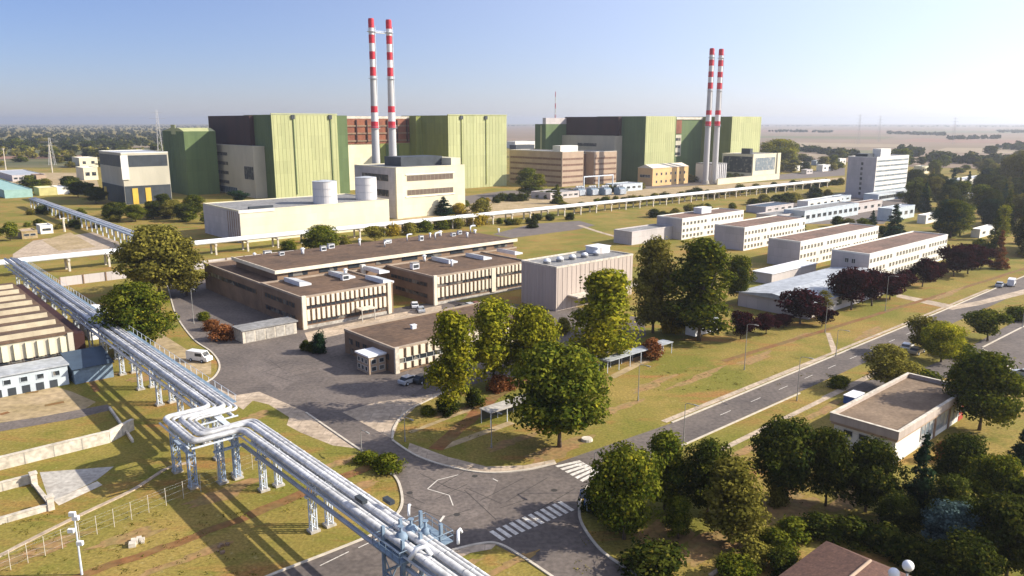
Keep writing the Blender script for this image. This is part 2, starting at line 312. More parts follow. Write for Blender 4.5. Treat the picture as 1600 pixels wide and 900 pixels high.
# ------------------------------------------------------------------ the ground
g = MB(); n = 14
xs = [-16000, -6000, -2500, -1000, -400, 0, 400, 1000, 2500, 6000, 16000]; ys = [-300, -50, 60, 150, 300, 600, 1200, 2500, 6000, 16000]
for i in range(len(xs)-1):
    for j in range(len(ys)-1): g.poly([(xs[i],ys[j],0),(xs[i+1],ys[j],0),(xs[i+1],ys[j+1],0),(xs[i],ys[j+1],0)])
tag(g.build('ground', M_grass), kind='structure')
sheet('ploughed_field', gp([(1190,244),(1300,252),(1440,262),(1750,268),(1850,200),(1500,194),(1000,194),(780,196),(790,222),(1000,230)]), M_field, 0.30)
sheet('scrub_field', gp([(-160,262),(140,262),(155,250),(270,235),(300,215),(-200,215)]), M_scrub, 0.12)
sheet('stubble_field', gp([(-120,292),(155,292),(150,277),(120,270),(-120,270)]), M_sand, 0.14)
sheet('stubble_field', gp([(700,212),(830,216),(840,206),(760,201),(650,201)]), M_sand, 0.14)

# main paved area (roads, junction and the yard) ------------------------------
left_edge = [(262,446),(268,470),(277,496),(302,530),(330,550),(343,570),(336,588),(318,600)]
mid_edge = [(318,600),(365,618),(400,613),(440,628),(478,645),(549,694),(591,722),(613,740),(625,760),(627,792),(600,825),(570,841),(513,864),(428,897),(340,935)]
isl = [(613,688),(650,712),(700,729),(760,739),(820,735),(868,724)]
UV = lambda px: [S(*p) for p in px]
asph = UV(left_edge[:-1])+UV(mid_edge)+UV([(300,990),(700,1100),(690,960),(640,905),(668,880),(700,864),(745,853),(776,852),(820,875),(875,910),(960,990),(1110,990)]) \
     + UV([(1040,935),(985,893),(941,862),(913,826),(905,800),(912,768),(938,745)])+[(70,61.8),(200,61.4),(330,61.4),(330,68.0),(200,67.4),(95,67.6)] \
     + UV([(868,724),(820,735),(760,739),(700,729),(650,712),(613,688),(622,662),(650,635),(700,612),(770,592),(850,585),(930,560),(1010,525),(1005,497),(900,480),(690,470),(472,505),(322,436)])
sheet('asphalt_road', sp(asph), M_asph, 0.004)
sheet('concrete_apron', gp([(535,644),(613,686),(622,662),(652,634),(700,611),(640,622),(590,628)]), M_pave, 0.010)
sheet('concrete_pavement', gp([(340,606),(365,618),(405,612),(440,627),(478,644),(549,693),(560,701),(520,696),(470,676),(448,664),(452,652),(420,632),(395,626),(380,640),(350,622)]), M_pave, 0.008)
sheet('concrete_pavement', sp([S(640,905), S(668,878), S(700,862), S(748,851), S(776,850), S(768,858), S(735,864), S(705,878), S(690,900)]), M_pave, 0.008)
sheet('asphalt_road', gp([(560,600),(690,584),(640,620),(600,634),(520,640),(470,610)]), M_asph_b, 0.008)
sheet('concrete_pavement', gp([(640,692),(700,714),(760,729),(820,727),(866,718),(870,725),(820,736),(760,739),(700,729),(636,706)]), M_pave, 0.012)
sheet('side_road', gp([(1290,604),(1345,596),(1420,584),(1486,558),(1533,532),(1600,494),(1680,455),(1690,475),(1600,512),(1545,545),(1480,590),(1400,612),(1330,612)]), M_asph, 0.010)
sheet('car_park', gp([(1535,545),(1600,512),(1700,470),(1800,560),(1700,640),(1620,600),(1580,578)]), M_asph, 0.014)
sheet('footpath', sp([(122,56.6),(152,56.6),(152,57.9),(122,57.9)]), M_pave, 0.012)
sheet('footpath', sp([(84,56.4),(122,56.6),(122,57.6),(84,57.4)]), M_pave, 0.012)
sheet('footpath', gp([(1402,459),(1490,477),(1530,470),(1600,452),(1600,460),(1530,477),(1488,484),(1400,464)]), M_pave, 0.012)
sheet('footpath', gp([(1290,520),(1297,520),(1309,550),(1300,552)]), M_pave, 0.012)
sheet('asphalt_patch', gp([(630,720),(700,735),(780,745),(760,800),(690,830),(650,790)]), M_asph_b, 0.008)
sheet('concrete_pavement', gp([(476,520),(612,491),(690,477),(690,487),(615,503),(482,534)]), M_pave, 0.008)
sheet('asphalt_patch', gp([(400,560),(470,590),(440,610),(375,575)]), M_asph_b, 0.008)
sheet('service_road', gp([(770,366),(830,350),(905,345),(930,352),(900,359),(860,364),(800,372)]), M_asph_b, 0.010)
strip('footpath', smoothline(gp([(905,352),(935,362),(965,370),(1000,376)])), 2.2, 0, M_pave, .016)
sheet('gravel_yard', gp([(590,352),(640,335),(800,306),(1000,296),(1320,277),(1320,288),(1150,300),(960,318),(800,338),(660,356)]), M_sand, 0.010)
sheet('gravel_yard', gp([(640,318),(790,298),(1000,288),(1225,272),(1320,262),(1320,274),(1000,296),(800,308),(640,334)]), M_asph_b, 0.012)
sheet('concrete_yard', gp([(1165,330),(1320,300),(1430,310),(1380,350),(1240,350)]), M_asph_b, 0.012)
sheet('concrete_slab', gp([(20,397),(52,376),(146,363),(186,378),(188,393),(20,410)]), M_pave, 0.012)
sheet('concrete_slab', gp([(66,376),(110,363),(150,386),(92,392)]), M_sand, 0.018)
sheet('sandy_yard', gp([(-80,604),(80,602),(112,612),(150,628),(118,648),(-80,668)]), M_sand, 0.008)
sheet('grey_path', gp([(-80,672),(60,652),(168,632),(176,640),(118,654),(-80,688)]), M_asph_b, 0.014)
sheet('concrete_ramp', gp([(62,738),(178,729),(150,751),(78,786)]), M_conc, 0.012)
sheet('concrete_ramp', gp([(84,782),(152,752),(160,758),(92,790)]), M_concl, 0.018)
sheet('tan_verge', gp([(250,520),(290,545),(330,560),(330,585),(270,585),(230,560)]), M_sand, 0.006)
for k, (u0, v0, u1, v1, wd) in enumerate([(0,83.5,22.5,83,1.5),(22.5,83,32,83.6,1.6),(32,83.6,52,86,2.0),(127,80.4,218,75,1.5),(218,75,300,71,1.5),(60,84,80,95,2.5),(80,95,110,104,2.5)]):
    p = [W(u0+(u1-u0)*t/8+rnd.uniform(-.2,.2), v0+(v1-v0)*t/8+rnd.uniform(-.25,.25)) for t in range(9)]
    strip('bare_soil_strip', p, wd*0.9, 0.0, M_trench, 0.02+0.002*k)
for a in ([(140,592),(152,612)],[(70,634),(100,628)],[(0,648),(14,644)],[(40,614),(60,612)]): strip('red_soil_strip', [Gd(*a[0]), Gd(*a[1])], 1.0, 0.0, M_trench, 0.03)

# worn earth on the lawns
M_earth = mat('worn_earth', (0.29,0.165,0.07), (0.23,0.17,0.06), 0.5, 0.95, coord='World', fine=1.5)
def blob(cx, cy, rx, ry, m, z):
    ph = [rnd.uniform(0, 6.28) for _ in range(4)]; P2 = []
    for k in range(40):
        t_ = 2*math.pi*k/40; q = 1+.28*math.sin(2*t_+ph[0])+.18*math.sin(3*t_+ph[1])+.14*math.sin(7*t_+ph[2])+.08*math.sin(13*t_+ph[3])
        P2.append((cx+rx*q*math.cos(t_)*cA-ry*q*math.sin(t_)*sA, cy+rx*q*math.cos(t_)*sA+ry*q*math.sin(t_)*cA))
    sheet('worn_earth', P2, m, z)
for k, (px, py, rx, ry) in enumerate([(874,702,5,2.2),(1020,600,6,1.2),(1090,590,8,1.0),(960,640,5,1.3),(1180,560,7,1.1),(1240,530,6,.9),(1000,560,6,2.0),(900,660,3.5,1.2),(730,640,5,1.6),(800,690,4,1.2),(1125,850,6,2.5),(1040,830,5,2),(1230,790,6,2),(1420,800,5,2),(1340,770,5,2),(350,770,5,1.5),(540,720,3,1),(560,760,3,.8),(200,840,4,1.1),(60,860,5,1.2),(300,870,4,.9),(160,590,3,1.5),(230,590,4,1.3),(400,650,2.5,1.2),(1360,520,7,1.2),(1480,460,9,1.2),(1180,700,4,1.2),(720,890,3,.8),(800,880,3,.7),(1290,640,5,1)]): blob(*Gd(px, py), rx, ry, M_earth, .006+.0015*k)
# kerbs
def kerb(px, z=0): strip('kerb', smoothline(gp(px)), 0.32, 0.13, M_kerb)
kerb(left_edge); kerb(mid_edge[4:]); kerb([(613,688),(650,712),(700,729),(760,739),(820,735),(868,724)])
kerb([(613,686),(616,668),(630,648),(652,634),(700,611)])
strip('kerb', [W(93.6,67.8), W(120,67.7), W(200,67.6), W(330,68.2)], 0.32, 0.13, M_kerb)
strip('footpath', [W(93.0,68.9), W(120,68.8), W(145,68.7)], 1.1, 0.0, M_pave, 0.02)
strip('footpath', [W(118,68.8), W(200,68.7), W(240,68.7)], 0.8, 0.0, M_pave, 0.024)
strip('kerb', [W(78,61.5), W(121,61.2)], 0.3, 0.13, M_kerb)
kerb([(1040,935),(985,893),(941,862),(913,826),(905,800),(912,768),(938,745)]); kerb([(700,862),(745,851),(778,850),(820,873),(875,910)])
kerb([(1535,545),(1560,560),(1580,578),(1600,590)]); kerb([(1535,543),(1600,510)])
# markings
def zebra(a0, a1, b0, b1, n, wd=0.5):   # stripes between two lines
    mb = MB()
    for k in range(n):
        t = (k+0.5)/n; p = Vector(Gd(*a0)).lerp(Vector(Gd(*a1)), t); q = Vector(Gd(*b0)).lerp(Vector(Gd(*b1)), t)
        d = (Vector(Gd(*a1))-Vector(Gd(*a0))).normalized()*wd/2
        mb.poly([(*(p-d),0.016),(*(p+d),0.016),(*(q+d),0.016),(*(q-d),0.016)])
    return tag(mb.build('crosswalk_stripes', M_paint), kind='structure')
zebra((762,832),(878,782),(782,846),(900,796),12, 0.55)
zebra((866,727),(912,754),(905,719),(938,738),6, 0.6)
for a, b, wd in [((900,725),(921,733),.35),((684,750),(668,764),.14),((668,764),(702,774),.12),((702,774),(708,790),.12),((684,750),(716,742),.12),((687,816),(694,806),.3),
                 ((560,856),(590,842),.14),((500,884),(545,862),.14),((770,748),(778,752),.14)]:
    strip('lane_marking', [Gd(*a), Gd(*b)], wd, 0.0, M_paint, 0.018)
for k in range(9): strip('lane_marking', [W(102+k*9,64.6), W(105+k*9,64.6)], 0.12, 0.0, M_paint, 0.018)
mb = MB()
for (x, y) in [(714,804),(742,744),(866,766),(640,770),(560,720)]:
    c = Gd(x, y); mb.tube((*c,0.006),(*c,0.02),0.4,n=14)
tag(mb.build('manhole_covers', mat('cast_iron',(0.05,0.045,0.04),None,1,0.7)), kind='structure')
# tyre cracks / repair seams in the tarmac
mb = MB()
for k in range(26):
    a = Vector(Gd(rnd.uniform(660,830), rnd.uniform(752,815)) if k % 2 else Gd(rnd.uniform(400,500), rnd.uniform(560,600)))
    an = rnd.choice([RZ, RZ+math.pi/2])+rnd.uniform(-.3,.3); L_ = rnd.uniform(3,9); d = Vector((math.cos(an), math.sin(an))); nn = Vector((-d.y,d.x))*0.05
    b = a+d*L_
    mb.poly([(*(a-nn),0.012),(*(b-nn),0.012),(*(b+nn),0.012),(*(a+nn),0.012)])
tag(mb.build('tar_seams', mat('tar',(0.05,0.045,0.04),None,1,0.8)), kind='structure')

# ------------------------------------------------------------------ building kit
WC = {}
def winmesh(w_, h_, nm=1, glass=None, frame=None, th=0.07, nh=0):
    glass = glass or M_glass; frame = frame or M_frame
    key = (round(w_,2), round(h_,2), nm, glass.name, frame.name, nh)
    if key in WC: return WC[key]
    mb = MB(); x = w_/2
    mb.box(-x+th, x-th, -0.03, 0.05, th, h_-th, 1)
    mb.box(-x, x, -0.09, 0.05, 0, th, 0).box(-x, x, -0.09, 0.05, h_-th, h_, 0).box(-x, -x+th, -0.09, 0.05, th, h_-th, 0).box(x-th, x, -0.09, 0.05, th, h_-th, 0)
    for k in range(1, nm): c = -x+w_*k/nm; mb.box(c-th/2, c+th/2, -0.085, 0.04, th, h_-th, 0)
    for k in range(1, nh): c = h_*k/nh; mb.box(-x+th, x-th, -0.08, 0.04, c-th/2, c+th/2, 0)
    me = mb.mesh('window', [frame, glass]); WC[key] = me; return me
def win(parent, face, pos, z, me, off=0.0, name='window'):
    # face 'f': front (local -y) at x=pos ; face 'l': left end (local -x) at y=pos ; off = plane coordinate
    if face == 'f': return put(me, name, parent, (pos, off-0.012, z))
    return put(me, name, parent, (off-0.012, pos, z), R(-90))
def shell(root, x0, x1, y0, y1, h, wm, rm, par=0.45, pm=None, th=0.35, out=0.06, z0=0.0, wname='wall', rname='roof'):
    MB().box(x0, x1, y0, y1, z0, h-par, 0).build(wname, wm, root)
    MB().box(x0+th, x1-th, y0+th, y1-th, h-par+0.003, h-par+0.12).build(rname, rm, root)
    mb = MB(); mb.box(x0-out, x1+out, y0-out, y0+th-0.002, h-par+0.003, h).box(x0-out, x1+out, y1-th+0.002, y1+out, h-par+0.003, h)
    mb.box(x0-out, x0+th-0.002, y0+th, y1-th, h-par+0.003, h).box(x1-th+0.002, x1+out, y0+th, y1-th, h-par+0.003, h); mb.build('parapet', pm or wm, root)
def block(name, label, cat, u, v, La, Lb, h, wm, rm, group=None, **k):
    r = thing(name, label, cat, W(u, v), RZ, group); shell(r, 0, La, 0, Lb, h, wm, rm, **k); return r
def ribbons(root, face, a0, a1, zs, hh, nm=8, off=0.0, glass=None, frame=None, name='window_band'):
    me = winmesh(a1-a0, hh, nm, glass, frame)
    for z in zs: win(root, face, (a0+a1)/2, z, me, off, name)
def rows(root, face, a0, a1, n, zs, w_, h_, nm=2, off=0.0, skip=(), **k):
    me = winmesh(w_, h_, nm, **k)
    for j, z in enumerate(zs):
        for i in range(n):
            if (i, j) in skip: continue
            win(root, face, a0+(a1-a0)*(i+.5)/n, z, me, off)
FINC = {}
def fins(root, a0, a1, n, z0, z1, w_=0.45, d=0.35, m=None, off=0.0, face='f'):
    key = (round(z1-z0,2), w_, d)
    if key not in FINC: FINC[key] = MB().box(-w_/2, w_/2, -d, -0.004, 0, z1-z0).mesh('fin', m or M_fin)
    for i in range(n): win(root, face, a0+(a1-a0)*i/(n-1), z0, FINC[key], off, 'fin')
_vm = [None]
def vent(u, v, z, h=1.2, r=0.4, label='', kind=0):   # rooftop fittings: each a thing
    if kind == 0:
        t = thing('roof_vent', label, 'vent', W(u, v, z), RZ, 'vents on the laboratory roof')
        MB().tube((0,0,0),(0,0,h*.8),r*.6,n=10).build('pipe', M_white, t, True); MB().tube((0,0,h*.8),(0,0,h),r*1.1,r*.5,n=10).build('cap', M_white, t)
    elif kind == 1:
        t = thing('roof_fan_housing', label, 'fan housing', W(u, v, z), RZ, 'fan housings on the laboratory roof')
        MB().box(-r*1.5,r*1.5,-r,r,0,h*.7).build('housing', M_white, t); MB().box(-r*1.6,r*1.6,-r*1.1,r*1.1,h*.7+.003,h*.8).build('lid', M_roofg, t); MB().box(-r*1.2,r*1.2,-r-.05,-r-.003,h*.15,h*.55).build('grille', M_dark, t)
    else:
        t = thing('roof_duct', label, 'duct', W(u, v, z), RZ, 'bent ducts on the laboratory roof')
        MB().path([(0,0,0),(0,0,h*.8),(.15,0,h),(r*2,0,h*1.05),(r*3.4,0,h*1.0)], r*.5).build('duct', M_white, t, True); MB().tube((r*3.4,0,h),(r*3.75,0,h),r*.7,n=10).build('flange', M_pipe, t)
    return t

# ---------------- laboratory block with finned facades
lab = thing('laboratory_building', 'long brown laboratory block with pale vertical fins and a raised roof spine, by the yard', 'building', W(76,157))
x1, x2, x3 = 24.3, 36.0, 69.5
M_parb = mat('brownish_coping', (0.36, 0.29, 0.22), (0.27, 0.21, 0.16), 0.3, 0.9)
shell(lab, 0, x1, 0, 21, 7.6, M_fac, M_roofb, par=0.5, pm=M_parb)
shell(lab, x2, x3, -0.5, 21, 7.6, M_fac, M_roofb, par=0.5, pm=M_parb)
shell(lab, 0.0, 84, 21.1, 58.5, 7.4, M_fac, M_roofb, par=0.4, pm=M_parb)
MB().box(5, 84, 22.5, 48, 7.12, 9.4).build('roof_spine', M_fac, lab); MB().box(4.4, 84.8, 21.9, 48.6, 9.403, 9.62).build('roof_spine_deck', M_roofb, lab)
MB().box(4.3, 84.9, 21.6, 21.88, 9.0, 9.9).build('roof_spine_fascia', M_fin, lab); MB().box(4.05, 4.28, 21.6, 48.8, 9.0, 9.9).build('roof_spine_fascia', M_fin, lab)
for k in range(9): MB().box(8+k*8.5, 13.2+k*8.5, 22.38, 22.49, 7.7, 8.8).build('clerestory_window', M_glass, lab)
for (a0, a1, yo, nf) in ((1.2, x1-2.2, 0, 17), (x2+1.2, x3-2.0, -0.5, 23)):
    for z in (4.9, 1.35):
        ribbons(lab, 'f', a0, a1, [z-0.40], .85, nf*1, off=yo, frame=M_brickb)
    fins(lab, a0+.35, a1-.35, nf, 4.9+0.47, 7.15, 0.68, 0.35, off=yo); fins(lab, a0+.35, a1-.35, nf, 1.85, 4.4, 0.68, 0.35, off=yo)
    MB().box(a0-.3, a1+.3, yo-.2, yo-.004, 0.0, 0.7).build('plinth', M_conc, lab)
    for e in (a0-1.15, a1+.5): MB().box(e, e+.95, yo-.5, yo-.004, 0, 7.75).build('corner_pier', M_fin, lab)
MB().box(x2+19.2, x2+20.6, -1.05, -.92, 0.72, 7.3).build('corner_pier', M_fin, lab)
ribbons(lab, 'l', 3, 19, [4.4, 1.4], 1.2, 10, frame=M_fac); ribbons(lab, 'l', 24, 54, [4.2], 1.2, 14, frame=M_fac)
ribbons(lab, 'l', 2, 19, [4.4, 1.4], 1.1, 10, off=x2, frame=M_fac)
MB().box(x1+3.5, x1+4.6, 20.2, 21.08, 0, 8.6).build('duct_shaft', M_whitew, lab)
MB().box(13.5, 17.5, -3.2, -.51, 2.7, 2.95).build('entrance_canopy', M_concl, lab); MB().box(13.7,13.9,-3.0,-2.8,0,2.69).box(17.1,17.3,-3.0,-2.8,0,2.69).build('canopy_posts', M_conc, lab)
MB().box(x3, x3+3.2, 2, 8, 0, 5).build('link_corridor', M_greyw, lab)
LV = ['just inside the left parapet', 'behind the dark step in the roof', 'near the middle of the spine', 'at the far right end']
sk = [(445,431,484,444),(513,423,554,431),(567,415,607,423),(578,429,607,439),(675,400,713,408),(728,395,767,402),(775,387,817,395)]
skl = ['nearest the left end', 'second from the left', 'third from the left, near the courtyard', 'just above the left facade beside the courtyard', 'first one right of the courtyard', 'middle of the three on the right wing', 'farthest right, beside the spine end']
for i, (a, b, c_, d) in enumerate(sk):
    u0, v0 = S((a+c_)/2, (b+d)/2, 8.0)
    t = thing('roof_skylight', 'white wedge skylight on the laboratory roof, '+skl[i], 'skylight', W(u0, v0, 7.22), RZ, 'skylights on the laboratory roof')
    MB().prism([(-1.5,0),(1.6,0),(1.6,0.45),(-1.5,1.1)], -4.2, 4.2).build('casing', M_white, t)
    mb = MB(); mb.poly([(-1.4,-4.0,1.10),(1.5,-4.0,.49),(1.5,4.0,.49),(-1.4,4.0,1.10)]); mb.build('glazing', M_roofl, t)
vl = ['white', 'short white', 'slim white', 'broad white', 'tilted-looking white', 'squat white']
vp = [(384,408,7.2,1),(398,405,7.2,0),(418,400,7.2,1),(440,399,9.6,1),(473,397,9.6,0),(505,392,9.6,1),(517,388,9.6,1),(562,384,9.6,0),(601,386,9.6,2),(606,380,9.6,1),(636,377,9.6,2),(658,376,9.6,1),(672,372,9.6,0),(680,374,9.6,2),(688,369,9.6,0),(708,369,9.6,1),(718,366,9.6,1),(730,371,9.6,0),(735,364,9.6,2),(742,365,9.6,0),(779,364,9.6,0),(540,430,7.3,0),(663,408,7.3,0),(648,420,7.3,1),(706,416,7.3,0),(539,437,7.3,1)]
n_ = len(vp)
ordw = ['first','second','third','fourth','fifth','sixth','seventh','eighth','ninth','tenth','eleventh','twelfth']
cnt = {0:0,1:0,2:0}; kn = {0:'round white vent pipe',1:'boxy white fan housing',2:'bent white duct'}
for (px, py, z, kd) in sorted(vp):
    u0, v0 = S(px, py, z); cnt[kd] += 1
    vent(u0, v0, z+(0.06 if z > 9 else 0), rnd.uniform(1.3,2.2), rnd.uniform(.45,.7), f'{kn[kd]} on the laboratory roof, {ordw[cnt[kd]-1]} from the left', kd)

# ---------------- corrugated hall right of the laboratory
hall = block('corrugated_hall', 'windowless pinkish hall with vertical corrugation and rooftop domes, right of the laboratory', 'building', 131, 131.1, 29, 12.8, 11.2, M_pink, M_roofg, pm=M_concl)
rb = MB().box(-.14,.14,-.07,-.004,0,10.6).mesh('rib', M_pink)
for k in range(18): put(rb, 'rib', hall, (.7+k*1.62, 0, 0.1))
for k in range(8): put(rb, 'rib', hall, (0, .8+k*1.62, 0.1), R(-90))
MB().box(4, 28, -3.5, -.2, 3.2, 3.6).build('canopy', M_concl, hall); MB().box(9, 27, -.09, -.01, .4, 2.6).build('window_band', M_glass, hall)
for k, px in enumerate([862,882,905,925,946]):
    u0, v0 = S(px, 406-(px-862)*.1, 11.4)
    t = thing('roof_dome', f'small grey roof dome on the corrugated hall, {ordw[k]} from the left', 'roof dome', W(133.5+k*4.6, 137, 10.88), RZ, 'domes on the corrugated hall')
    MB().tube((0,0,0),(0,0,.7),1.0,n=14).build('kerb_ring', M_roofg, t); MB().ball((0,0,.72),.95,n=14,sz=.7).build('dome', M_white, t, True)
u0, v0 = 153.5, 138
t = thing('roof_plant_room', 'bright white plant room at the right end of the corrugated hall roof', 'plant room', W(u0, v0, 10.88)); MB().box(0,5,0,4.4,0,1.7).build('wall', M_white, t); MB().box(-.2,5.2,-.2,4.6,1.703,1.9).build('roof', M_roofw, t); MB().box(1,2,-.06,-.004,0,1.5).build('door', M_greyw, t)

# ---------------- low annex in front of the laboratory
an = block('workshop_annex', 'single-storey flat-roofed annex half behind the yellow-green trees, beside the dark yard', 'building', 74.4, 116.8, 38, 18.2, 5.0, M_fac, M_roofb, pm=M_parb)
fins(an, 1.4, 36, 22, 2.75, 4.55, .95, .3); fins(an, 1.4, 36, 22, .6, 1.7, .95, .3); ribbons(an, 'f', .8, 36.5, [1.72], 1.0, 22)
MB().box(.0, .9, -.45, -.004, 0, 5.02).build('corner_pier', M_concl, an)
rows(an, 'l', 1, 17, 6, [2.2], 1.7, 1.3, 2, frame=M_fac); rows(an, 'l', 1, 17, 5, [.3], 1.4, 1.2, 2, frame=M_fac)
po = thing('entrance_lobby', 'small brick-and-glass lobby with a white slab roof on the annex corner', 'lobby', W(70.6, 119.4)); 
MB().box(0,3.6,0,4.4,0,3.3).build('wall', M_brick, po); MB().box(-.25,3.75,-.25,4.7,3.303,3.6).build('roof', M_roofw, po)
rows(po, 'f', .1, 3.5, 2, [1.9,.5], 1.1, .9, 1); rows(po, 'l', .3, 4.2, 3, [1.9,.5], .9, .9, 1)
u0, v0 = S(646, 511, 5); t = thing('roof_vent', 'lone white vent on the annex roof', 'vent', W(u0, v0, 4.68)); MB().box(-.5,.5,-.4,.4,0,.7).build('housing', M_white, t); MB().box(-.6,.6,-.5,.5,.703,.85).build('lid', M_white, t)
# carport like flat shed in the yard
u0, v0 = S(380, 537); La = reach(u0, v0, 0, 'u', 464)
t = thing('yard_shed', 'long low grey shed with pale flat roof and panelled front, edge of the yard', 'shed', W(u0, v0))
MB().box(0, La, 0, 4.6, 0, 2.7).build('wall', M_concl, t); MB().box(-.3, La+.3, -.3, 4.9, 2.703, 2.95).build('roof', M_roofg, t)
for k in range(5): MB().box(.7+k*(La-1)/5, .6+(k+.88)*(La-1)/5, -.06, -.004, .1, 2.4).build('door_panel', M_conc, t)

# ---------------- four white office blocks with brown roofs
def kblock(u, v, La, Lb, label, nwin, first, endwin=False, h=8.6, rm=None):
    b = block('office_block', label, 'building', u, v, La, Lb, h, M_whitew, rm or M_roofr, 'white office blocks with brown roofs', pm=M_whitew)
    MB().box(.02, La-.02, .02, Lb-.02, 0, .01).build('plinth', M_conc, b)
    for z in (5.75, 3.05, .75):
        ribm = winmesh(La/nwin*.52, 1.25, 2, M_glass, M_fin)
        for i in range(nwin):
            if (i*7+int(z*3)) % 11 == 0: continue
            win(b, 'f', (i+.5)*La/nwin, z, ribm)
    MB().box(-.08, -.004, -.05, Lb, 0, h-.5).build('shaded_end_face', M_greyw, b)  # white end face, its shade put into a grey sheet
    if endwin: rows(b, 'l', 3.5, 7.5, 2, [5.2], 1.2, 1.4, 2, off=-.08)
    return b
k4 = kblock(223, 95.2, 59.5, 11.3, 'nearest white office block, running behind the dark purple trees', 26, True, True)
k3 = kblock(230, 120.3, 57, 11.2, 'second nearest white office block with a brown roof, a red car at its foot', 26, False)
k2 = kblock(246.3, 150.6, 44, 12.6, 'third white office block, left of and behind the second, brown roof without plant', 20, False)
k1 = kblock(251.2, 181.5, 44, 12.4, 'farthest white office block, with rooftop plant and a lower grey wing on its left', 18, False)
wg = block('low_wing', 'low grey wing attached left of the farthest office block', 'building', 226, 186, 25, 9, 5.2, M_greyw, M_roofg)
t = thing('roof_plant_room', 'small white plant room on the farthest office block', 'plant room', W(272, 187, 8.3)); MB().box(0,7,0,4,0,2.2).build('wall', M_white, t); MB().box(-.15,7.15,-.15,4.15,2.203,2.4).build('roof', M_roofw, t)
# covered hall with pale sheet roofs
t = thing('sheet_roof_hall', 'low hall with a wide pale blue-grey sheet roof behind the dark purple trees', 'building', W(170, 85.5))
MB().box(0, 50, 0, 19, 0, 3.6).build('wall', M_greyw, t); mb = MB(); mb.poly([(-.6,-.6,3.65),(50.6,-.6,3.65),(50.6,9.5,4.9),(-.6,9.5,4.9)]); mb.poly([(-.6,9.5,4.9),(50.6,9.5,4.9),(50.6,19.6,3.65),(-.6,19.6,3.65)]); mb.poly([(-.6,-.6,3.62),(-.6,19.6,3.62),(-.6,9.5,4.9)]); mb.build('roof', M_roofl, t)
for k in range(7): MB().box(2+k*6, 4.6+k*6, -.07, -.004, 1.2, 2.6).build('window', M_glass, t)
t = thing('white_roof_shed', 'narrow shed with a bright white flat roof at the foot of the second office block', 'shed', W(200, 112.5)); MB().box(0,26,0,6,0,3.0).build('wall', M_greyw, t); MB().box(-.3,26.3,-.3,6.3,3.003,3.25).build('roof', M_roofw, t)
# white pavilion / trailer by the purple trees
u0, v0 = S(1086, 530); t = thing('site_trailer', 'long white site trailer parked on the shaded grass left of the purple trees', 'trailer', W(u0, v0)); MB().box(0,9.5,0,2.6,.55,3.0).build('body', M_white, t); MB().box(-.1,9.6,-.1,2.7,3.003,3.15).build('roof', M_roofl, t)
for x in (2,7.2): MB().tube((x,-.02,.42),(x,.3,.42),.42,n=14).build('wheel', M_rubber, t)
for x in (1,3.6,6.4): MB().box(x,x+1.4,-.05,-.003,1.6,2.4).build('window', M_glass, t)

# ---------------- seven storey office tower
u0, v0 = S(1364, 311); La = reach(u0, v0, 0, 'u', 1414); Lb = reach(u0, v0, 0, 'v', 1320); Ht = 25.2
tw = block('office_tower', 'seven-storey white office tower with dark window bands, right of the far end of the pipeline', 'building', u0, v0, La, Lb, Ht, M_whitew, M_roofg, pm=M_whitew)
for k in range(8): ribbons(tw, 'f', .8, La-.8, [1.0+k*3.0], 1.15, 12, frame=M_greyw, glass=M_glassl)
MB().box(-.1,-.004,-.05,Lb,0,Ht-.5).build('shaded_end_face', M_greyw, tw); rows(tw, 'l', Lb*.42, Lb*.55, 1, [2+k*3 for k in range(7)], 1.6, 1.8, 1, off=-.1, frame=M_greyw)  # end of the white tower greyed to carry its shade
ph = MB().box(La*.25, La*.55, 3, 8, Ht-.3, Ht+4.4).build('lift_house', M_whitew, tw); MB().box(0.5, La*.2, 6, Lb-4, Ht-.3, Ht+1.6).build('roof_plant', M_dark, tw)
pod = block('tower_podium', 'low glazed podium with pale roof wrapped round the foot of the office tower', 'building', u0-14, v0-9, La+34, 8.6, 4.2, M_palebl, M_roofl)
ribbons(pod, 'f', 1, La+33, [1.2], 2.0, 24)

# ---------------- south east flat-roofed building
se = thing('garden_pavilion', 'small flat-roofed building with gravel roof and big dark windows among trees at lower right', 'building', W(103.9, 38.4))
MB().box(0,26,0,8.6,0,3.5).build('wall', M_whitew, se)
MB().box(-.35,26.35,-.35,8.95,3.503,3.9).build('soffit', M_brick, se)
mb = MB(); z0, z1 = 3.903, 5.05
mb.box(-.5,26.5,-.5,-.2,z0,z1).box(-.5,26.5,8.8,9.1,z0,z1).box(-.5,-.2,-.195,8.795,z0,z1).box(26.2,26.5,-.195,8.795,z0,z1); mb.build('parapet', M_pink, se)
mb = MB(); mb.box(-.58,26.58,-.58,-.12,z1+.003,z1+.1).box(-.58,26.58,8.72,9.18,z1+.003,z1+.1).box(-.58,-.12,-.11,8.71,z1+.003,z1+.1).box(26.12,26.58,-.11,8.71,z1+.003,z1+.1); mb.build('coping', M_concl, se)
MB().box(-.19,26.19,-.19,8.79,3.91,4.5).build('roof', mat('tan_gravel_roof',(0.23,0.165,0.11),(0.15,0.105,0.07),0.25,0.95,fine=2.0), se)
for x in (9.0, 14.7, 20.2): win(se, 'f', x+2.0, .9, winmesh(4.6,2.5,3,M_glassl,M_greyw), 0)
for x in (11.9+1.8, 17.5+1.8): MB().box(x, x+.55, -.14, -.004, 0, 3.5).build('pier', M_fac, se)
MB().box(23.8,25.8,-.07,-.004,0,2.4).build('door', M_redt, se); rows(se, 'l', 1, 7.6, 3, [2.2], 1.4, .9, 1)

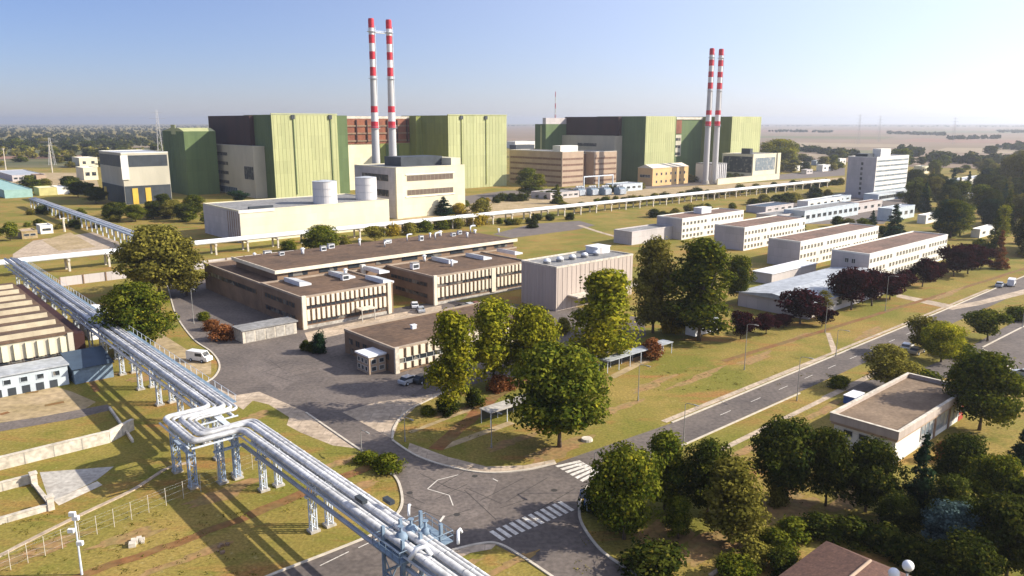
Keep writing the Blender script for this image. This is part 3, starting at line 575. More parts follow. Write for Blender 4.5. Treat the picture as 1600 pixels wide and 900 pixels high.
# ---------------- bottom right: tiled roof and globe lamp
u0, v0 = S(1262, 905, 5); t = thing('tiled_roof_house', 'house with a red-brown tiled roof cut by the bottom edge, amid dark shrubs', 'house', W(u0, v0)) 
p1 = Gd(1250, 868, 4.4); 
MB().box(-3,9.5,-7.5,2.5,0,3.6).build('wall', M_conc, t)
mb = MB(); mb.poly([(-3.6,-8,3.62),(10,-8,3.62),(7,-2.6,5.2),(-.6,-2.6,5.2)]); mb.poly([(-3.6,3.1,3.62),(-3.6,-8,3.62),(-.6,-2.6,5.2)]); mb.poly([(10,-8,3.62),(10,3.1,3.62),(7,-2.6,5.2)]); mb.poly([(10,3.1,3.62),(-3.6,3.1,3.62),(-.6,-2.6,5.2),(7,-2.6,5.2)]); mb.poly([(-3.6,-8,3.61),(-3.6,3.1,3.61),(10,3.1,3.61),(10,-8,3.61)]); mb.build('roof', M_tile, t)
MB().tube((-.6,-2.6,5.22),(7,-2.6,5.22),.16,n=8).build('ridge', M_brick, t)
a = Gd(1419, 884, 10); b = Gd(1397, 895, 9.2)
t = thing('globe_lamp', 'mast with two white globe lamps at the bottom edge beside the tiled roof', 'lamp', (a[0], a[1], 0), 0)
MB().tube((0,0,0),(0,0,9.4),.11,.08,n=10).build('pole', M_steelw, t); MB().ball((0,0,10.0),.47,n=16).build('globe', M_lampg, t, True)
d = (b[0]-a[0], b[1]-a[1]); MB().path([(0,0,8.4),(d[0]*.5,d[1]*.5,8.3),(d[0],d[1],8.6)],.06).build('arm', M_steelw, t); MB().ball((d[0],d[1],9.15),.47,n=16).build('globe', M_lampg, t, True)
MB().tube((0,0,9.4),(0,0,9.56),.2,n=10).build('fitting', M_dark, t); MB().tube((d[0],d[1],8.6),(d[0],d[1],8.72),.2,n=10).build('fitting', M_dark, t)

# ---------------- left: factory with roof monitors, blue/white workshop
fa = thing('workshop_factory', 'factory with cream strips on its roof and finned yellowish front, at the left edge', 'building', W(0, 158.2))
MB().box(-12, 30.4, 0, 60, 0, 7.3).build('wall', M_creamg, fa); MB().box(-12.2, 30.7, -.2, 60.2, 7.303, 7.6).build('roof', M_roofb, fa)
M_rl = mat('dull_cream_rooflight', (0.42,0.36,0.25), (0.30,0.25,0.17), .3, .85)
for k in range(8):
    y = 1.2+k*7.3
    mb = MB(); mb.poly([(-11,y,7.61),(29.6,y,7.61),(29.6,y+.4,8.5),(-11,y+.4,8.5)]); mb.build('roof_light', M_rl, fa)
    mb = MB(); mb.poly([(-11,y+.4,8.5),(29.6,y+.4,8.5),(29.6,y+6.6,7.62),(-11,y+6.6,7.62)]); mb.poly([(29.6,y,7.61),(29.6,y+6.6,7.62),(29.6,y+.4,8.5)]); mb.poly([(-11,y,7.61),(-11,y+.4,8.5),(-11,y+6.6,7.62)]); mb.build('roof_monitor', M_roofb, fa)
MB().box(30.75, 32.6, 0.6, 60, 0, 7.0).build('side_gallery', M_brown, fa)
fins(fa, -10, 28.8, 22, .8, 3.4, .95, .4, m=M_cream); fins(fa, -10, 28.8, 22, 4.1, 7.0, .95, .4, m=M_cream)
ribbons(fa, 'f', -11, 29.5, [3.45], .62, 22, frame=M_brown)
MB().box(29.6,30.5,-.5,-.004,0,7.6).build('corner_pier', M_creamg, fa)
bl = thing('blue_white_workshop', 'low pale-blue panelled workshop with a row of small dark windows in front of the factory', 'building', W(0, 150.6))
MB().box(-12, 27.6, 0, 5.5, 0, 3.6).build('wall', M_palebl, bl); MB().box(-12.3, 27.9, -.3, 5.8, 3.603, 3.85).build('roof', M_roofl, bl)
rows(bl, 'f', -10, 27, 15, [2.0], 1.15, .95, 1, frame=M_palebl); 
for k in range(7): MB().box(12+k*2.1, 13.2+k*2.1, -.06, -.004, 0, 1.35).build('vent_opening', M_dark, bl)
br = thing('dark_blue_roof_shed', 'shed with a dark blue roof at the right end of the blue and white workshop', 'shed', W(28.3, 149.6))
MB().box(0, 6.4, 0, 7.5, 0, 2.8).build('wall', M_steelb, br); mb = MB(); mb.poly([(-.3,-.4,2.85),(6.7,-.4,2.85),(6.7,7.9,4.2),(-.3,7.9,4.2)]); mb.poly([(-.3,-.4,2.82),(-.3,7.9,2.82),(6.7,7.9,2.82),(6.7,-.4,2.82)]); mb.poly([(6.7,-.4,2.83),(6.7,7.9,2.83),(6.7,7.9,4.2)]); mb.poly([(-.3,-.4,2.83),(-.3,7.9,4.2),(-.3,7.9,2.83)]); mb.build('roof', M_blued, br)
# white barrel roofed shelter behind the rack
u0, v0 = S(150, 500); t = thing('white_barrel_shelter', 'white barrel-roofed storage tent beside the dark tree behind the pipe rack', 'tent', W(42.0, 179))
mb = MB(); n = 12; pr = [(4.2*math.cos(math.pi*k/n), 1.6+3.0*math.sin(math.pi*k/n)) for k in range(n+1)]+[(-4.2,0),(4.2,0)]
mb.prism(pr, 0, 15); mb.build('cover', M_roofw, t); MB().box(-1.5,1.5,-.06,-.004,0,3.0).build('door_opening', M_glassl, t)

# ---------------- cream buildings in front of reactor block one
u0, v0 = S(378, 380); La = reach(u0, v0, 0, 'u', 609)
Lb = reach(u0, v0, 0, 'v', 321)
cb = block('low_cream_building', 'long low cream building with blank sunlit front and shaded end, left of the twin stacks', 'building', u0, v0, La, max(Lb,14), 12.6, M_cream, M_roofg, pm=M_cream)
MB().box(-.08,-.004,0,max(Lb,14),0,12.0).build('shaded_end_face', M_greyw, cb)  # cream end covered in grey that stands for its shade
for k in range(6): MB().box(-.2,-.085,1.2+k*2.1,1.5+k*2.1,0,11.8).build('pilaster', M_fac, cb)
MB().box(6, 16, 5, 6.4, 12.3, 13.2).build('roof_kerb', M_dark, cb); MB().box(-.5, 14, -.25, -.004, 11.5, 12.7).build('fascia', M_whitew, cb)
for k, (xl, xr, yt, yb, nm) in enumerate([(490,527,283,317,'left'), (556,589,277,311,'right')]):
    zz = 12.3; c = Gd((xl+xr)/2, yb, zz); D = depth(c[0], c[1], zz); r = (xr-xl)/2*D/FPX; hh = hgt(c[0], c[1], yt)-zz
    t = thing('storage_tank', f'{nm} one of two white cylindrical tanks above the low cream building', 'tank', (c[0], c[1], zz), RZ, 'white tanks above the cream building')
    MB().tube((0,0,0),(0,0,hh),r,n=32).build('shell', M_stack, t, False); MB().tube((0,0,hh),(0,0,hh+.5),r,r*.3,n=32).build('roof', M_roofl, t)
    for q in (.33,.66,.98): MB().tube((0,0,hh*q),(0,0,hh*q+.25),r+.08,n=32,caps=False).build('hoop', M_pipe, t)
    MB().box(r,r+.5,-.3,.3,0,hh).build('ladder', M_steelw, t)
u0, v0 = S(619, 342); La = reach(u0, v0, 0, 'u', 727); Lb = reach(u0, v0, 0, 'v', 557); Hs = 27.5
p = W(u0, v0); Hs = hgt(p.x, p.y, 262)
sb = block('stack_building', 'cream service building with two recessed window bands at the foot of the twin stacks', 'building', u0, v0, La, Lb, Hs, M_cream, M_roofg, pm=M_cream)
ribbons(sb, 'f', La*.16, La*.82, [Hs*.72, Hs*.44], Hs*.11, 12, frame=M_creamg, glass=mat('brownish_glass',(0.16,0.12,0.09),None,.5,.3))
MB().box(La*.14, La*.84, -.35, -.004, Hs*.40, Hs*.42).build('sill', M_whitew, sb); MB().box(La*.14, La*.84, -.35, -.004, Hs*.84, Hs*.86).build('sill', M_whitew, sb)
MB().box(La*.0, La*.08, -1.2, -.004, 0, Hs+.1).build('pier', M_cream, sb); MB().box(-.12,-.004,0,Lb,0,Hs-.5).build('shaded_end_face', M_greyw, sb)  # grey on the cream end is shade painted as colour
for z in (.72, .42): ribbons(sb, 'l', Lb*.15, Lb*.8, [Hs*z], Hs*.13, 8, off=-.12, frame=M_fac)
MB().box(La*.26, La*.86, Lb*.3, Lb*.7, Hs-.3, Hs+4.2).build('plant_room', M_dark, sb)
MB().box(La*.85, La*.99, Lb*.08, Lb*.5, Hs-.3, Hs+3.4).build('stair_head', M_cream, sb)

# ------------------------------------------------------------------ reactor blocks
def streaks(root, face, a0, a1, n, h, m, off=0.0, z=0.0):     # shallow cladding joints
    me = MB().box(-.12, .12, -.09, -.004, 0, h).mesh('cladding_joint', m)
    for i in range(n): win(root, face, a0+(a1-a0)*(i+.5)/n, z, me, off, 'cladding_joint')
HR = 50.1
V1 = 444.7; U1 = 203.4
rb1 = thing('reactor_building', 'nearer reactor building with light green towers either side of the bigger pair of stacks', 'reactor building', W(U1, V1), group='green clad reactor buildings')
uT2 = reach(0, 428, 0, 'u', 702); La2 = reach(uT2, 428, HR, 'u', 791.5); x2 = uT2-U1; y2 = 428-V1
MB().box(0, 43.5, 0, 40, 0, HR).build('tower', M_green, rb1); MB().box(-.12, -.004, 0, 24.9, 0, HR-.2).build('shaded_side', M_greend, rb1)  # left face of the green tower in darker green, shade in the colour
MB().box(43.504, 53, 4, 40, 0, HR-.3).build('dark_green_bay', M_greend, rb1)  # darker green bay right of the tower front
MB().box(x2, x2+La2, y2, 40, 0, HR+.1).build('tower', M_green, rb1); MB().box(x2-.12, x2-.004, y2, 39, 0, HR-.1).build('shaded_side', M_olive, rb1)  # olive on the left face is the green with its shade painted in
for a0, a1, yo in ((0, 43.5, 0), (x2, x2+La2, y2)): streaks(rb1, 'f', a0, a1, 18, HR-.5, M_green, yo)
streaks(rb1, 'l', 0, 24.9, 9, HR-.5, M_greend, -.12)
for x in (13.5, 38.5): MB().box(x, x+.5, -.5, -.21, 2, HR-.8).build('downpipe', M_greend, rb1); MB().box(x-1.0, x+1.2, -.9, -.21, HR-2.6, HR-.2).build('hopper', M_dark, rb1)
for x in (11, 33): MB().box(x2+x, x2+x+.5, y2-.5, y2-.21, 2, HR-.8).build('downpipe', M_olive, rb1); MB().box(x2+x-1, x2+x+1.2, y2-.9, y2-.21, HR-2.6, HR-.2).build('hopper', M_dark, rb1)
for x, wd, y in ((0,43.5,0),(x2,La2,y2)): MB().box(x-.25, x+wd+.25, y-.3, y+.5, HR+.103, HR+.75).build('coping', M_green, rb1)
# recessed middle
xm0, xm1 = 53.004, x2-.13
MB().box(xm0, xm1, 24, 40, 0, HR-.6).build('middle_hall', M_cream, rb1)
MB().box(xm0, xm1, 23.4, 23.996, HR-19, HR-2.2).build('rust_red_cladding', M_rust, rb1)
for k in range(8): MB().box(xm0+1+k*(xm1-xm0)/8, xm0+1.8+k*(xm1-xm0)/8, 22.6, 23.39, HR-18, HR-3).build('truss_post', M_brown, rb1)
for z in (HR-17.5, HR-12.5, HR-7.5): MB().box(xm0, xm1, 22.8, 23.39, z, z+1.1).build('truss_beam', M_fac, rb1)
MB().box(xm0, xm1, 23.2, 24, HR-2.15, HR-.5).build('eaves', M_concl, rb1)
MB().box(xm0+(xm1-xm0)*.55, xm1, 23.0, 23.99, 0, HR-19.1).build('shaded_green_panel', M_olive, rb1); MB().box(xm0+(xm1-xm0)*.62, xm0+(xm1-xm0)*.78, 22.4, 22.99, 0, HR-20).build('hall_door', M_greend, rb1)  # olive of the recess panel includes the shade thrown by the right tower
MB().box(xm1-5, xm1-.1, 14, 22.3, 0, HR-.5).build('corner_shaft', M_olive, rb1)  # shaft in the same shade-darkened olive
# brown clad end and cream annex
MB().box(-3, -.13, 25, 92, 30.5, HR-.4).build('brown_cladding', M_brown, rb1); MB().box(0, 120, 40.1, 95, 0, HR-1).build('reactor_hall', M_brown, rb1)
MB().box(-7.5, -.13, 12, 110, 0, 30.4).build('service_wing', M_creamg, rb1)
MB().box(-7.7, -.13, 11.8, 110.2, 30.41, 31.4).build('wing_parapet', M_creamg, rb1)
for z in (24.5, 18.5, 12.5, 6.5): ribbons(rb1, 'l', 52, 106, [z], 2.2, 24, off=-7.5, frame=M_creamg)
ribbons(rb1, 'l', 13, 27, [11], 8, 5, off=-7.5, frame=M_greyw); ribbons(rb1, 'l', 40, 108, [.8], 4.0, 24, off=-7.5, frame=M_palebl, glass=M_blued)
t = thing('turbine_hall_end', 'dark green hall with a sloping top, behind the left end of the nearer reactor building', 'building', W(174.9-3, 503.4))
MB().box(0, 20, 0, 40, 0, 40).build('wall', M_greend, t); mb = MB(); mb.poly([(-.01,0,40.01),(-.01,40,40.01),(-.01,24,42),(-.01,8,42)]); mb.poly([(-.01,0,40.01),(-.01,8,42),(20,8,42),(20,0,40.01)]); mb.poly([(-.01,8,42),(-.01,24,42),(20,24,42),(20,8,42)]); mb.poly([(-.01,24,42),(-.01,40,40.01),(20,40,40.01),(20,24,42)]); mb.build('roof', M_green, t)
streaks(t, 'l', 0, 40, 9, 39, M_greend); MB().box(-.3,-.01,14,22,38,44).build('gable_panel', M_green, t)
# auxiliary building far left
u0, v0 = S(197, 320); La = reach(u0, v0, 29, 'u', 262); Lb = reach(u0, v0, 29, 'v', 154); H_ = 29
ax_ = block('auxiliary_building', 'two-tone building with dark window band and yellow doors, far left of the reactor buildings', 'building', u0, v0, La, Lb, H_, M_creamg, M_roofl, pm=M_whitew)
for f, L_ in (('f', La), ('l', Lb)):
    win(ax_, f, L_/2, 21, winmesh(L_-1.5, 6.4, 9, M_dark, M_blued), 0, 'window_band'); win(ax_, f, L_/2, .1, winmesh(L_-.4, 10.2, 8, M_dark, M_blued), 0, 'dark_base')
MB().box(-.6, 3.2, -.7, -.1, 14, 27.5).build('stair_window', M_whitew, ax_)
for k in (4, 11): MB().box(k, k+3, -.3, -.1, .1, 9).build('yellow_door', M_yel, ax_)
for k in (3,): MB().box(-.3, -.1, Lb-6-k, Lb-1-k, .1, 8).build('yellow_door', M_yel, ax_)

# farther reactor building
yn = reach(475.1, 404.9, 0, 'v', 1006)
U3, V3 = 475.1, 404.9+yn; Ls = -yn
La3 = reach(U3, V3, HR, 'u', 1056)
rb2 = thing('reactor_building', 'farther reactor building with green towers and dark brown end, behind the thinner stacks', 'reactor building', W(U3, V3), group='green clad reactor buildings')
uT4 = reach(0, V3-8, 0, 'u', 1139); La4 = reach(uT4, V3-8, HR, 'u', 1190); x4 = uT4-U3
MB().box(0, La3, 0, 50, 0, HR).build('tower', M_green, rb2); MB().box(-.15,-.004,0,Ls,0,HR-.2).build('shaded_side', M_greend, rb2)  # side sheet darkened to paint the shade on the green tower
MB().box(La3+.004, La3+8, 5, 50, 0, HR-.3).build('dark_green_bay', M_greend, rb2)  # darker green bay beside the left tower
MB().box(x4, x4+La4, -8, 50, 0, HR+.1).build('tower', M_green, rb2); MB().box(x4-.15, x4-.004, -8, 49, 0, HR-.1).build('shaded_side', M_olive, rb2)  # side of the right tower has its shade painted as olive
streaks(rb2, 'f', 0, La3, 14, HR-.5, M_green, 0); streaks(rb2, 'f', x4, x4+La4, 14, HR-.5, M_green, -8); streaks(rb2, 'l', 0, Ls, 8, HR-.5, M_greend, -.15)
xm0, xm1 = La3+8.004, x4-.16
MB().box(xm0, xm1, 22, 50, 0, HR-.6).build('middle_hall', M_greend, rb2); MB().box(xm0+2, xm0+(xm1-xm0)*.5, 21.5, 21.996, HR-14, HR-3).build('rust_red_cladding', M_rust, rb2)
MB().box(xm0+2, xm0+(xm1-xm0)*.5, 21.4, 21.995, HR-33, HR-15).build('cream_cladding', M_creamg, rb2); MB().box(xm0, xm1, 21.2, 22, HR-2.4, HR-.4).build('eaves', M_concl, rb2)
for z in (HR-20, HR-26, HR-32): ribbons(rb2, 'f', xm0+4, xm0+(xm1-xm0)*.48, [z], 2.4, 6, off=21.4, frame=M_brick)
Lw = reach(U3-4, V3+Ls, 30, 'v', 882)
MB().box(-4, -.16, Ls, Ls+Lw, 35.2, HR-.3).build('brown_cladding', M_brown, rb2); MB().box(0, 130, 50.1, Ls+Lw, 0, HR-1).build('reactor_hall', M_brown, rb2)
MB().box(-9, -.16, Ls-1, Ls+Lw-2, 0, 35.0).build('service_wing', M_creamg, rb2); ribbons(rb2, 'l', Ls+18, Ls+Lw-20, [26.5], 2.6, 18, off=-9, frame=M_creamg)
t = thing('turbine_hall_end', 'dark green hall end with a pale sloping panel, left of the farther reactor building', 'building', W(U3-28, V3+Ls+Lw-2)); Lx = reach(U3-28, V3+Ls+Lw-2, 40, 'v', 836)
MB().box(0, 30, 0, Lx, 0, 44).build('wall', M_greend, t); MB().box(-.2,-.01,Lx*.35,Lx*.5,14,43).build('gable_panel', M_green, t)
MB().box(-.01,30,-.05,Lx*.3,44.01,49).build('roof_house', M_greyw, t)

# brick office wings, ochre house, dark window building
u0, v0 = S(878, 292); La = reach(u0, v0, 25, 'u', 912); Lb = reach(u0, v0, 25, 'v', 796)
t = block('brick_office_wing', 'brick-coloured office wing with cream bands, long side receding to the left behind a poplar', 'building', u0, v0, La, Lb, 25.0, M_brick, M_roofg, 'striped brick office wings', pm=M_concl)
for k in range(5): ribbons(t, 'f', .5, La-.5, [2+k*4.2], 1.5, 8, glass=M_brickb, frame=M_brick); ribbons(t, 'l', 1, Lb-1, [2+k*4.2], 1.6, 20, glass=M_brickb, frame=M_brick)
MB().box(2, La-2, 4, 12, 24.7, 29).build('roof_house', M_whitew, t)
u1 = u0+La+reach(u0+La, v0, 12, 'u', 928); u1 = reach(0, v0, 12, 'u', 928)
La = reach(u1, v0, 25, 'u', 964)
t = block('brick_office_wing', 'shorter brick-coloured striped office wing touching the shaded green side of the farther reactor building', 'building', u1, v0, La, 30, 24.2, M_brick, M_roofg, 'striped brick office wings', pm=M_concl)
for k in range(5): ribbons(t, 'f', .5, La-.5, [2+k*4.1], 1.5, 8, glass=M_brickb, frame=M_brick)
lk = thing('link_building', 'recessed brown link between the two striped brick office wings', 'building', W(u0+21, v0+8)); MB().box(.5, u1-u0-21.5, 0, 12, 0, 22.5).build('wall', M_brickb, lk); MB().box(.3, u1-u0-21.3, -.2, 12.2, 22.503, 22.9).build('roof', M_roofg, lk)
u0, v0 = S(1019, 291); La = reach(u0, v0, 14, 'u', 1076); Lb = reach(u0, v0, 14, 'v', 997)
t = thing('ochre_house', 'ochre building with a low pitched roof below the farther green towers', 'building', W(u0, v0)); MB().box(0,La,0,Lb,0,12.8).build('wall', M_orange, t)
mb = MB(); mb.poly([(-.4,-.4,12.83),(La+.4,-.4,12.83),(La+.4,Lb/2,15.4),(-.4,Lb/2,15.4)]); mb.poly([(-.4,Lb/2,15.4),(La+.4,Lb/2,15.4),(La+.4,Lb+.4,12.83),(-.4,Lb+.4,12.83)]); mb.poly([(-.39,-.4,12.82),(-.39,Lb/2,15.39),(-.39,Lb+.4,12.82)]); mb.build('roof', M_fin, t)
rows(t, 'f', 2, La-2, 7, [2, 7.5], 1.8, 2.0, 1); ribbons(t, 'l', 2, Lb-2, [6], 2, 4)
u0, v0 = S(1175, 280); La = reach(u0, v0, 20, 'u', 1219); Lb = reach(u0, v0, 20, 'v', 1129)
t = block('glazed_service_building', 'cream-framed building with a large grey glazed front and dark end, right of the thinner stacks', 'building', u0, v0, La, Lb, 20.1, M_cream, M_roofg, pm=M_cream)
win(t, 'f', La*.45, 6.5, winmesh(La*.74, 10.5, 10, M_glassl, M_greyw, nh=3), 0, 'glazed_wall'); MB().box(La*.88, La, -.9, -.004, 0, 20.2).build('pier', M_cream, t)
win(t, 'l', Lb*.5, 5, winmesh(Lb-2, 13, 8, M_glass, M_dark), 0, 'dark_glazing'); MB().box(1, 5, 4, 12, 19.8, 24.5).build('roof_house', M_dark, t)
ylw = thing('cream_screen_wall', 'long low cream wall with planting in front, below the glazed service building', 'wall', W(u0-70, v0-14)); MB().box(0, 88, 0, 1, 0, 4.2).build('wall', M_cream, ylw); MB().box(-.1,88.1,-.1,1.1,4.203,4.45).build('coping', M_concl, ylw)

# ---------------- twin stacks
BANDS = [(0,.040),(.075,.118),(.160,.200),(.240,.285),(.443,.476),(.524,.560)]
def stack(px, pyb, pyt, wt, wb, label, grp):
    c = Gd(px, pyb); h = hgt(c[0], c[1], pyt); D = depth(c[0], c[1], 60); rt = wt/2*D/FPX; rbm = wb/2*D/FPX
    t = thing('vent_stack', label, 'stack', (c[0], c[1], 0), 0, grp); mb = MB(); N = 28
    def rad(f): return rt+(rbm-rt)*min(1, max(0, (f-.24)/.5))
    cuts = sorted(set([0, 1, .3, .6, .8]+[x for b in BANDS for x in b]))
    for a, b in zip(cuts[:-1], cuts[1:]):
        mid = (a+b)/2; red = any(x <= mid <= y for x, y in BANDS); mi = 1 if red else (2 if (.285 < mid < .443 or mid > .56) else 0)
        mb.tube((0,0,h*(1-b)), (0,0,h*(1-a)), rad(b)*(1.04 if red else 1), rad(a)*(1.04 if red else 1), N, mi, True)
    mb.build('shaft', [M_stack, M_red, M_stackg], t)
    MB().tube((0,0,h+.01),(0,0,h+.7),rt*1.0,rt*.95,N).tube((0,0,h+.71),(0,0,h+.72),rt*.8,n=N,mi=1).build('rim', [M_red, M_dark], t)
    for f in (.06, .30, .56): z = h*(1-f); r = rad(f); mb = MB(); mb.tube((0,0,z),(0,0,z+.15),r+.9,n=N); mb.tube((0,0,z+1.0),(0,0,z+1.08),r+.92,n=N,caps=False); mb.build('platform', M_steelw, t)
    MB().box(rad(.3)-.1, rad(.3)+.45, -.35, .35, 2, h*.97).build('ladder', M_white, t)
    MB().tube((0,0,0),(0,0,3),rbm*1.5,rbm*1.2,N).build('base', M_conc, t); return c, h
g1 = 'taller-looking red and white twin stacks of the nearer block'; g2 = 'thinner-looking red and white twin stacks of the farther block'
c1, h1 = stack(590.5, 327, 31, 8.5, 13, 'left stack of the nearer red-and-white pair', g1)
c2, h2 = stack(616.5, 325, 33, 8.5, 13, 'right stack of the nearer red-and-white pair', g1)
stack(1101.5, 288, 77, 7.2, 9, 'left stack of the farther red-and-white pair', g2)
stack(1115.5, 287, 78, 7.2, 9, 'right stack of the farther red-and-white pair', g2)
t = thing('stack_catwalk', 'pale steel catwalk joining the tops of the nearer pair of stacks', 'catwalk', (c1[0], c1[1], h1*.935), math.atan2(c2[1]-c1[1], c2[0]-c1[0])); L_ = math.hypot(c2[0]-c1[0], c2[1]-c1[1])
MB().box(2.2, L_-2.2, -.7, .7, 0, .3).build('deck', M_whitew, t); MB().box(2.2, L_-2.2, -.75, -.68, 1.0, 1.15).box(2.2, L_-2.2, .68, .75, 1.0, 1.15).build('handrail', M_steelw, t); mb = MB()
for k in range(6): x = 2.3+k*(L_-4.6)/5; mb.box(x-.06,x+.06,-.74,-.69,.303,.99).box(x-.06,x+.06,.69,.74,.303,.99)
mb.build('baluster', M_steelw, t)
cc = Gd(1110, 284); t = thing('stack_base_house', 'pale grey ribbed base house round the foot of the thinner stacks', 'building', (cc[0], cc[1], 0)); MB().box(-9,9,-8,8,0,14).build('wall', M_stack, t); MB().box(-9.2,9.2,-8.2,8.2,14.003,14.6).build('roof', M_roofg, t)
for k in range(7): MB().box(-8.5+k*2.6,-7.9+k*2.6,-8.5,-8.004,0,14).build('pilaster', M_stackg, t)

# mast and pylons
def mast(px, pyb, pyt, label, bands=True):
    c = Gd(px, pyb); h = hgt(c[0], c[1], pyt); t = thing('lattice_mast', label, 'mast', (c[0], c[1], 0), 0); mb = MB(); n_ = 10
    for k in range(n_):
        z0 = h*k/n_; z1 = h*(k+1)/n_; a = 3.2*(1-k/n_*.85)*.5; b = 3.2*(1-(k+1)/n_*.85)*.5; mi = k % 2
        for sx, sy in ((1,1),(1,-1),(-1,-1),(-1,1)): mb.tube((sx*a,sy*a,z0),(sx*b,sy*b,z1),.28,n=4,mi=mi)
        for s_ in (1,-1): mb.tube((s_*a,-a,z0),(-s_*b,-b,z1),.16,n=4,mi=mi); mb.tube((-a,s_*a,z0),(-b,-s_*b,z1),.16,n=4,mi=mi)
    mb.build('lattice', [M_whitew, M_red] if bands else [M_steelw, M_steelw], t); return t
mast(867, 232, 143, 'thin red and white lattice mast rising above the horizon left of the farther reactor building')
def pylon(px, pyb, pyt, label):
    c = Gd(px, pyb); h = hgt(c[0], c[1], pyt); t = thing('power_pylon', label, 'pylon', (c[0], c[1], 0), 0.3, 'distant power pylons'); mb = MB()
    for sx, sy in ((1,1),(1,-1),(-1,-1),(-1,1)): mb.tube((sx*3,sy*3,0),(sx*.6,sy*.6,h),.2,.12,n=4)
    for k in range(6): z = h*k/7; a = 3-2.4*k/7; mb.tube((-a,-a,z),(a*.9,-a*.9,z+h/7),.1,n=4); mb.tube((a,-a,z),(-a*.9,-a*.9,z+h/7),.1,n=4)
    mb.build('lattice', M_stackg, t); mb = MB()
    for f, l in ((.72,7),(.84,9),(.95,6)): mb.tube((-l,0,h*f),(l,0,h*f),.12,n=4)
    mb.build('cross_arm', M_stackg, t)
pylon(252, 252, 172, 'faint pylon rising above the woods left of the reactor buildings')
pylon(1340, 226, 178, 'faint pylon on the ploughed plain left of centre behind the office tower'); pylon(1372, 222, 180, 'faint pylon on the plain directly above the office tower'); pylon(1488, 226, 183, 'faint pylon on the plain above the dark wood at far right')
pylon(82, 258, 215, 'small pylon in the scrub at far left')

# ------------------------------------------------------------------ pipelines
def fillet(pts, rad, k=5):
    out = [Vector(pts[0])]
    for i in range(1, len(pts)-1):
        p = Vector(pts[i]); a = (Vector(pts[i-1])-p); b = (Vector(pts[i+1])-p); ra = min(rad, a.length*.48, b.length*.48); a.normalize(); b.normalize()
        if abs(a.dot(b)) > .999: out.append(p); continue
        s0 = p+a*ra; s1 = p+b*ra
        for j in range(k+1):
            t = j/k; out.append(s0*(1-t)**2+p*2*t*(1-t)+s1*t*t)
    out.append(Vector(pts[-1])); return out
def offset(pts, o):
    out = []
    for i in range(len(pts)):
        p = Vector(pts[i])
        d0 = (Vector(pts[i])-Vector(pts[i-1])).normalized() if i else (Vector(pts[1])-p).normalized()
        d1 = (Vector(pts[i+1])-p).normalized() if i < len(pts)-1 else d0
        n0 = Vector((-d0.y, d0.x)); n1 = Vector((-d1.y, d1.x)); m = n0+n1; m = m/m.dot(n0) if m.length > 1e-6 else n0
        out.append(p+m*o)
    return out
rack = thing('pipe_bridge', 'big silver multi-pipe bridge on white trestles crossing the foreground with a U-shaped loop', 'pipe bridge', W(0, 0))
line = [(37.3,262),(37.3,102.4),(31.0,102.4),(31.0,94.6),(37.3,94.6),(37.3,22)]
PZ = 6.75
specs = [(-1.50,.37,.10,M_pipe),(-.80,.22,.0,M_pipe),(.05,.37,.25,M_pipe),(.80,.27,.0,M_pipe),(1.38,.20,.15,M_pipe)]
for o, r, dz, m in specs:
    pts = [Vector((p.x, p.y, PZ+r-.1)) for p in fillet(offset(line, o), 1.3)]
    mb = MB().path(pts, r, 14)
    for k in range(0, 62):
        v = 26+k*3.7
        if 91.5 < v < 105.5: continue
        mb.path([(37.3+o, v-.01, PZ+r-.1), (37.3+o, v+.12, PZ+r-.1)], r+.03, 12)
    mb.build('pipe', m, rack, True)
for o, r, a_, b_ in ((-1.5,.26,24,93.2),(-.1,.3,24,93.2),(1.5,.26,24,93.2),(-1.5,.26,103.8,256),(0,.3,103.8,256),(1.5,.26,103.8,256)):
    MB().path([(37.3+o, a_, 4.9), (37.3+o, (a_+b_)/2, 4.9), (37.3+o, b_, 4.9)], r, 10).build('lower_pipe', M_pipe2, rack, True)
# offsets are measured to the left of travel (travel is towards -v), so +o lies at +u
def trestle(u, v, h=6.5, half=1.0, wide=0.62, m=None, along='v'):
    m = m or M_steelw; t = 0.065
    MB().box(u-(half+.8 if along == 'v' else .25), u+(half+.8 if along == 'v' else .25), v-(.25 if along == 'v' else half+.5), v+(.25 if along == 'v' else half+.5), 4.35, 4.6).build('lower_beam', m, rack)
    o = MB().box(u-(half+.75 if along == 'v' else .4), u+(half+.75 if along == 'v' else .4), v-(.4 if along == 'v' else half+.75), v+(.4 if along == 'v' else half+.75), h-.33, h).build('crossbeam', m, rack)
    for s_ in (-1, 1):
        cx, cy = (u+s_*half, v) if along == 'v' else (u, v+s_*half); w2 = wide/2; mb = MB()
        for qx in (-w2, w2):
            for qy in (-w2, w2): mb.box(cx+qx-t, cx+qx+t, cy+qy-t, cy+qy+t, 0, h-.34)
        nb = 9
        for k in range(nb):
            z0 = .3+(h-.9)*k/nb; z1 = .3+(h-.9)*(k+1)/nb; q = w2 if k % 2 else -w2
            for e in (-w2, w2): mb.tube((cx-q, cy+e, z0), (cx+q, cy+e, z1), .045, n=4).tube((cx+e, cy-q, z0), (cx+e, cy+q, z1), .045, n=4)
        c = mb.build('lattice_leg', m, o); MB().box(cx-.6, cx+.6, cy-.6, cy+.6, -.1, .28).build('footing', M_conc, o)
for v in (30, 44, 75.2, 88.6, 108, 118.5, 129, 139.2, 150, 161, 172, 183, 194, 205, 216, 227, 238, 249): trestle(37.3, v)
trestle(29.9, 98.4, half=3.0, along='u', m=M_steelp, wide=.8); trestle(34.2, 94.2, half=1.0, m=M_steelp); trestle(35.6, 98.6, half=3.2, along='u')
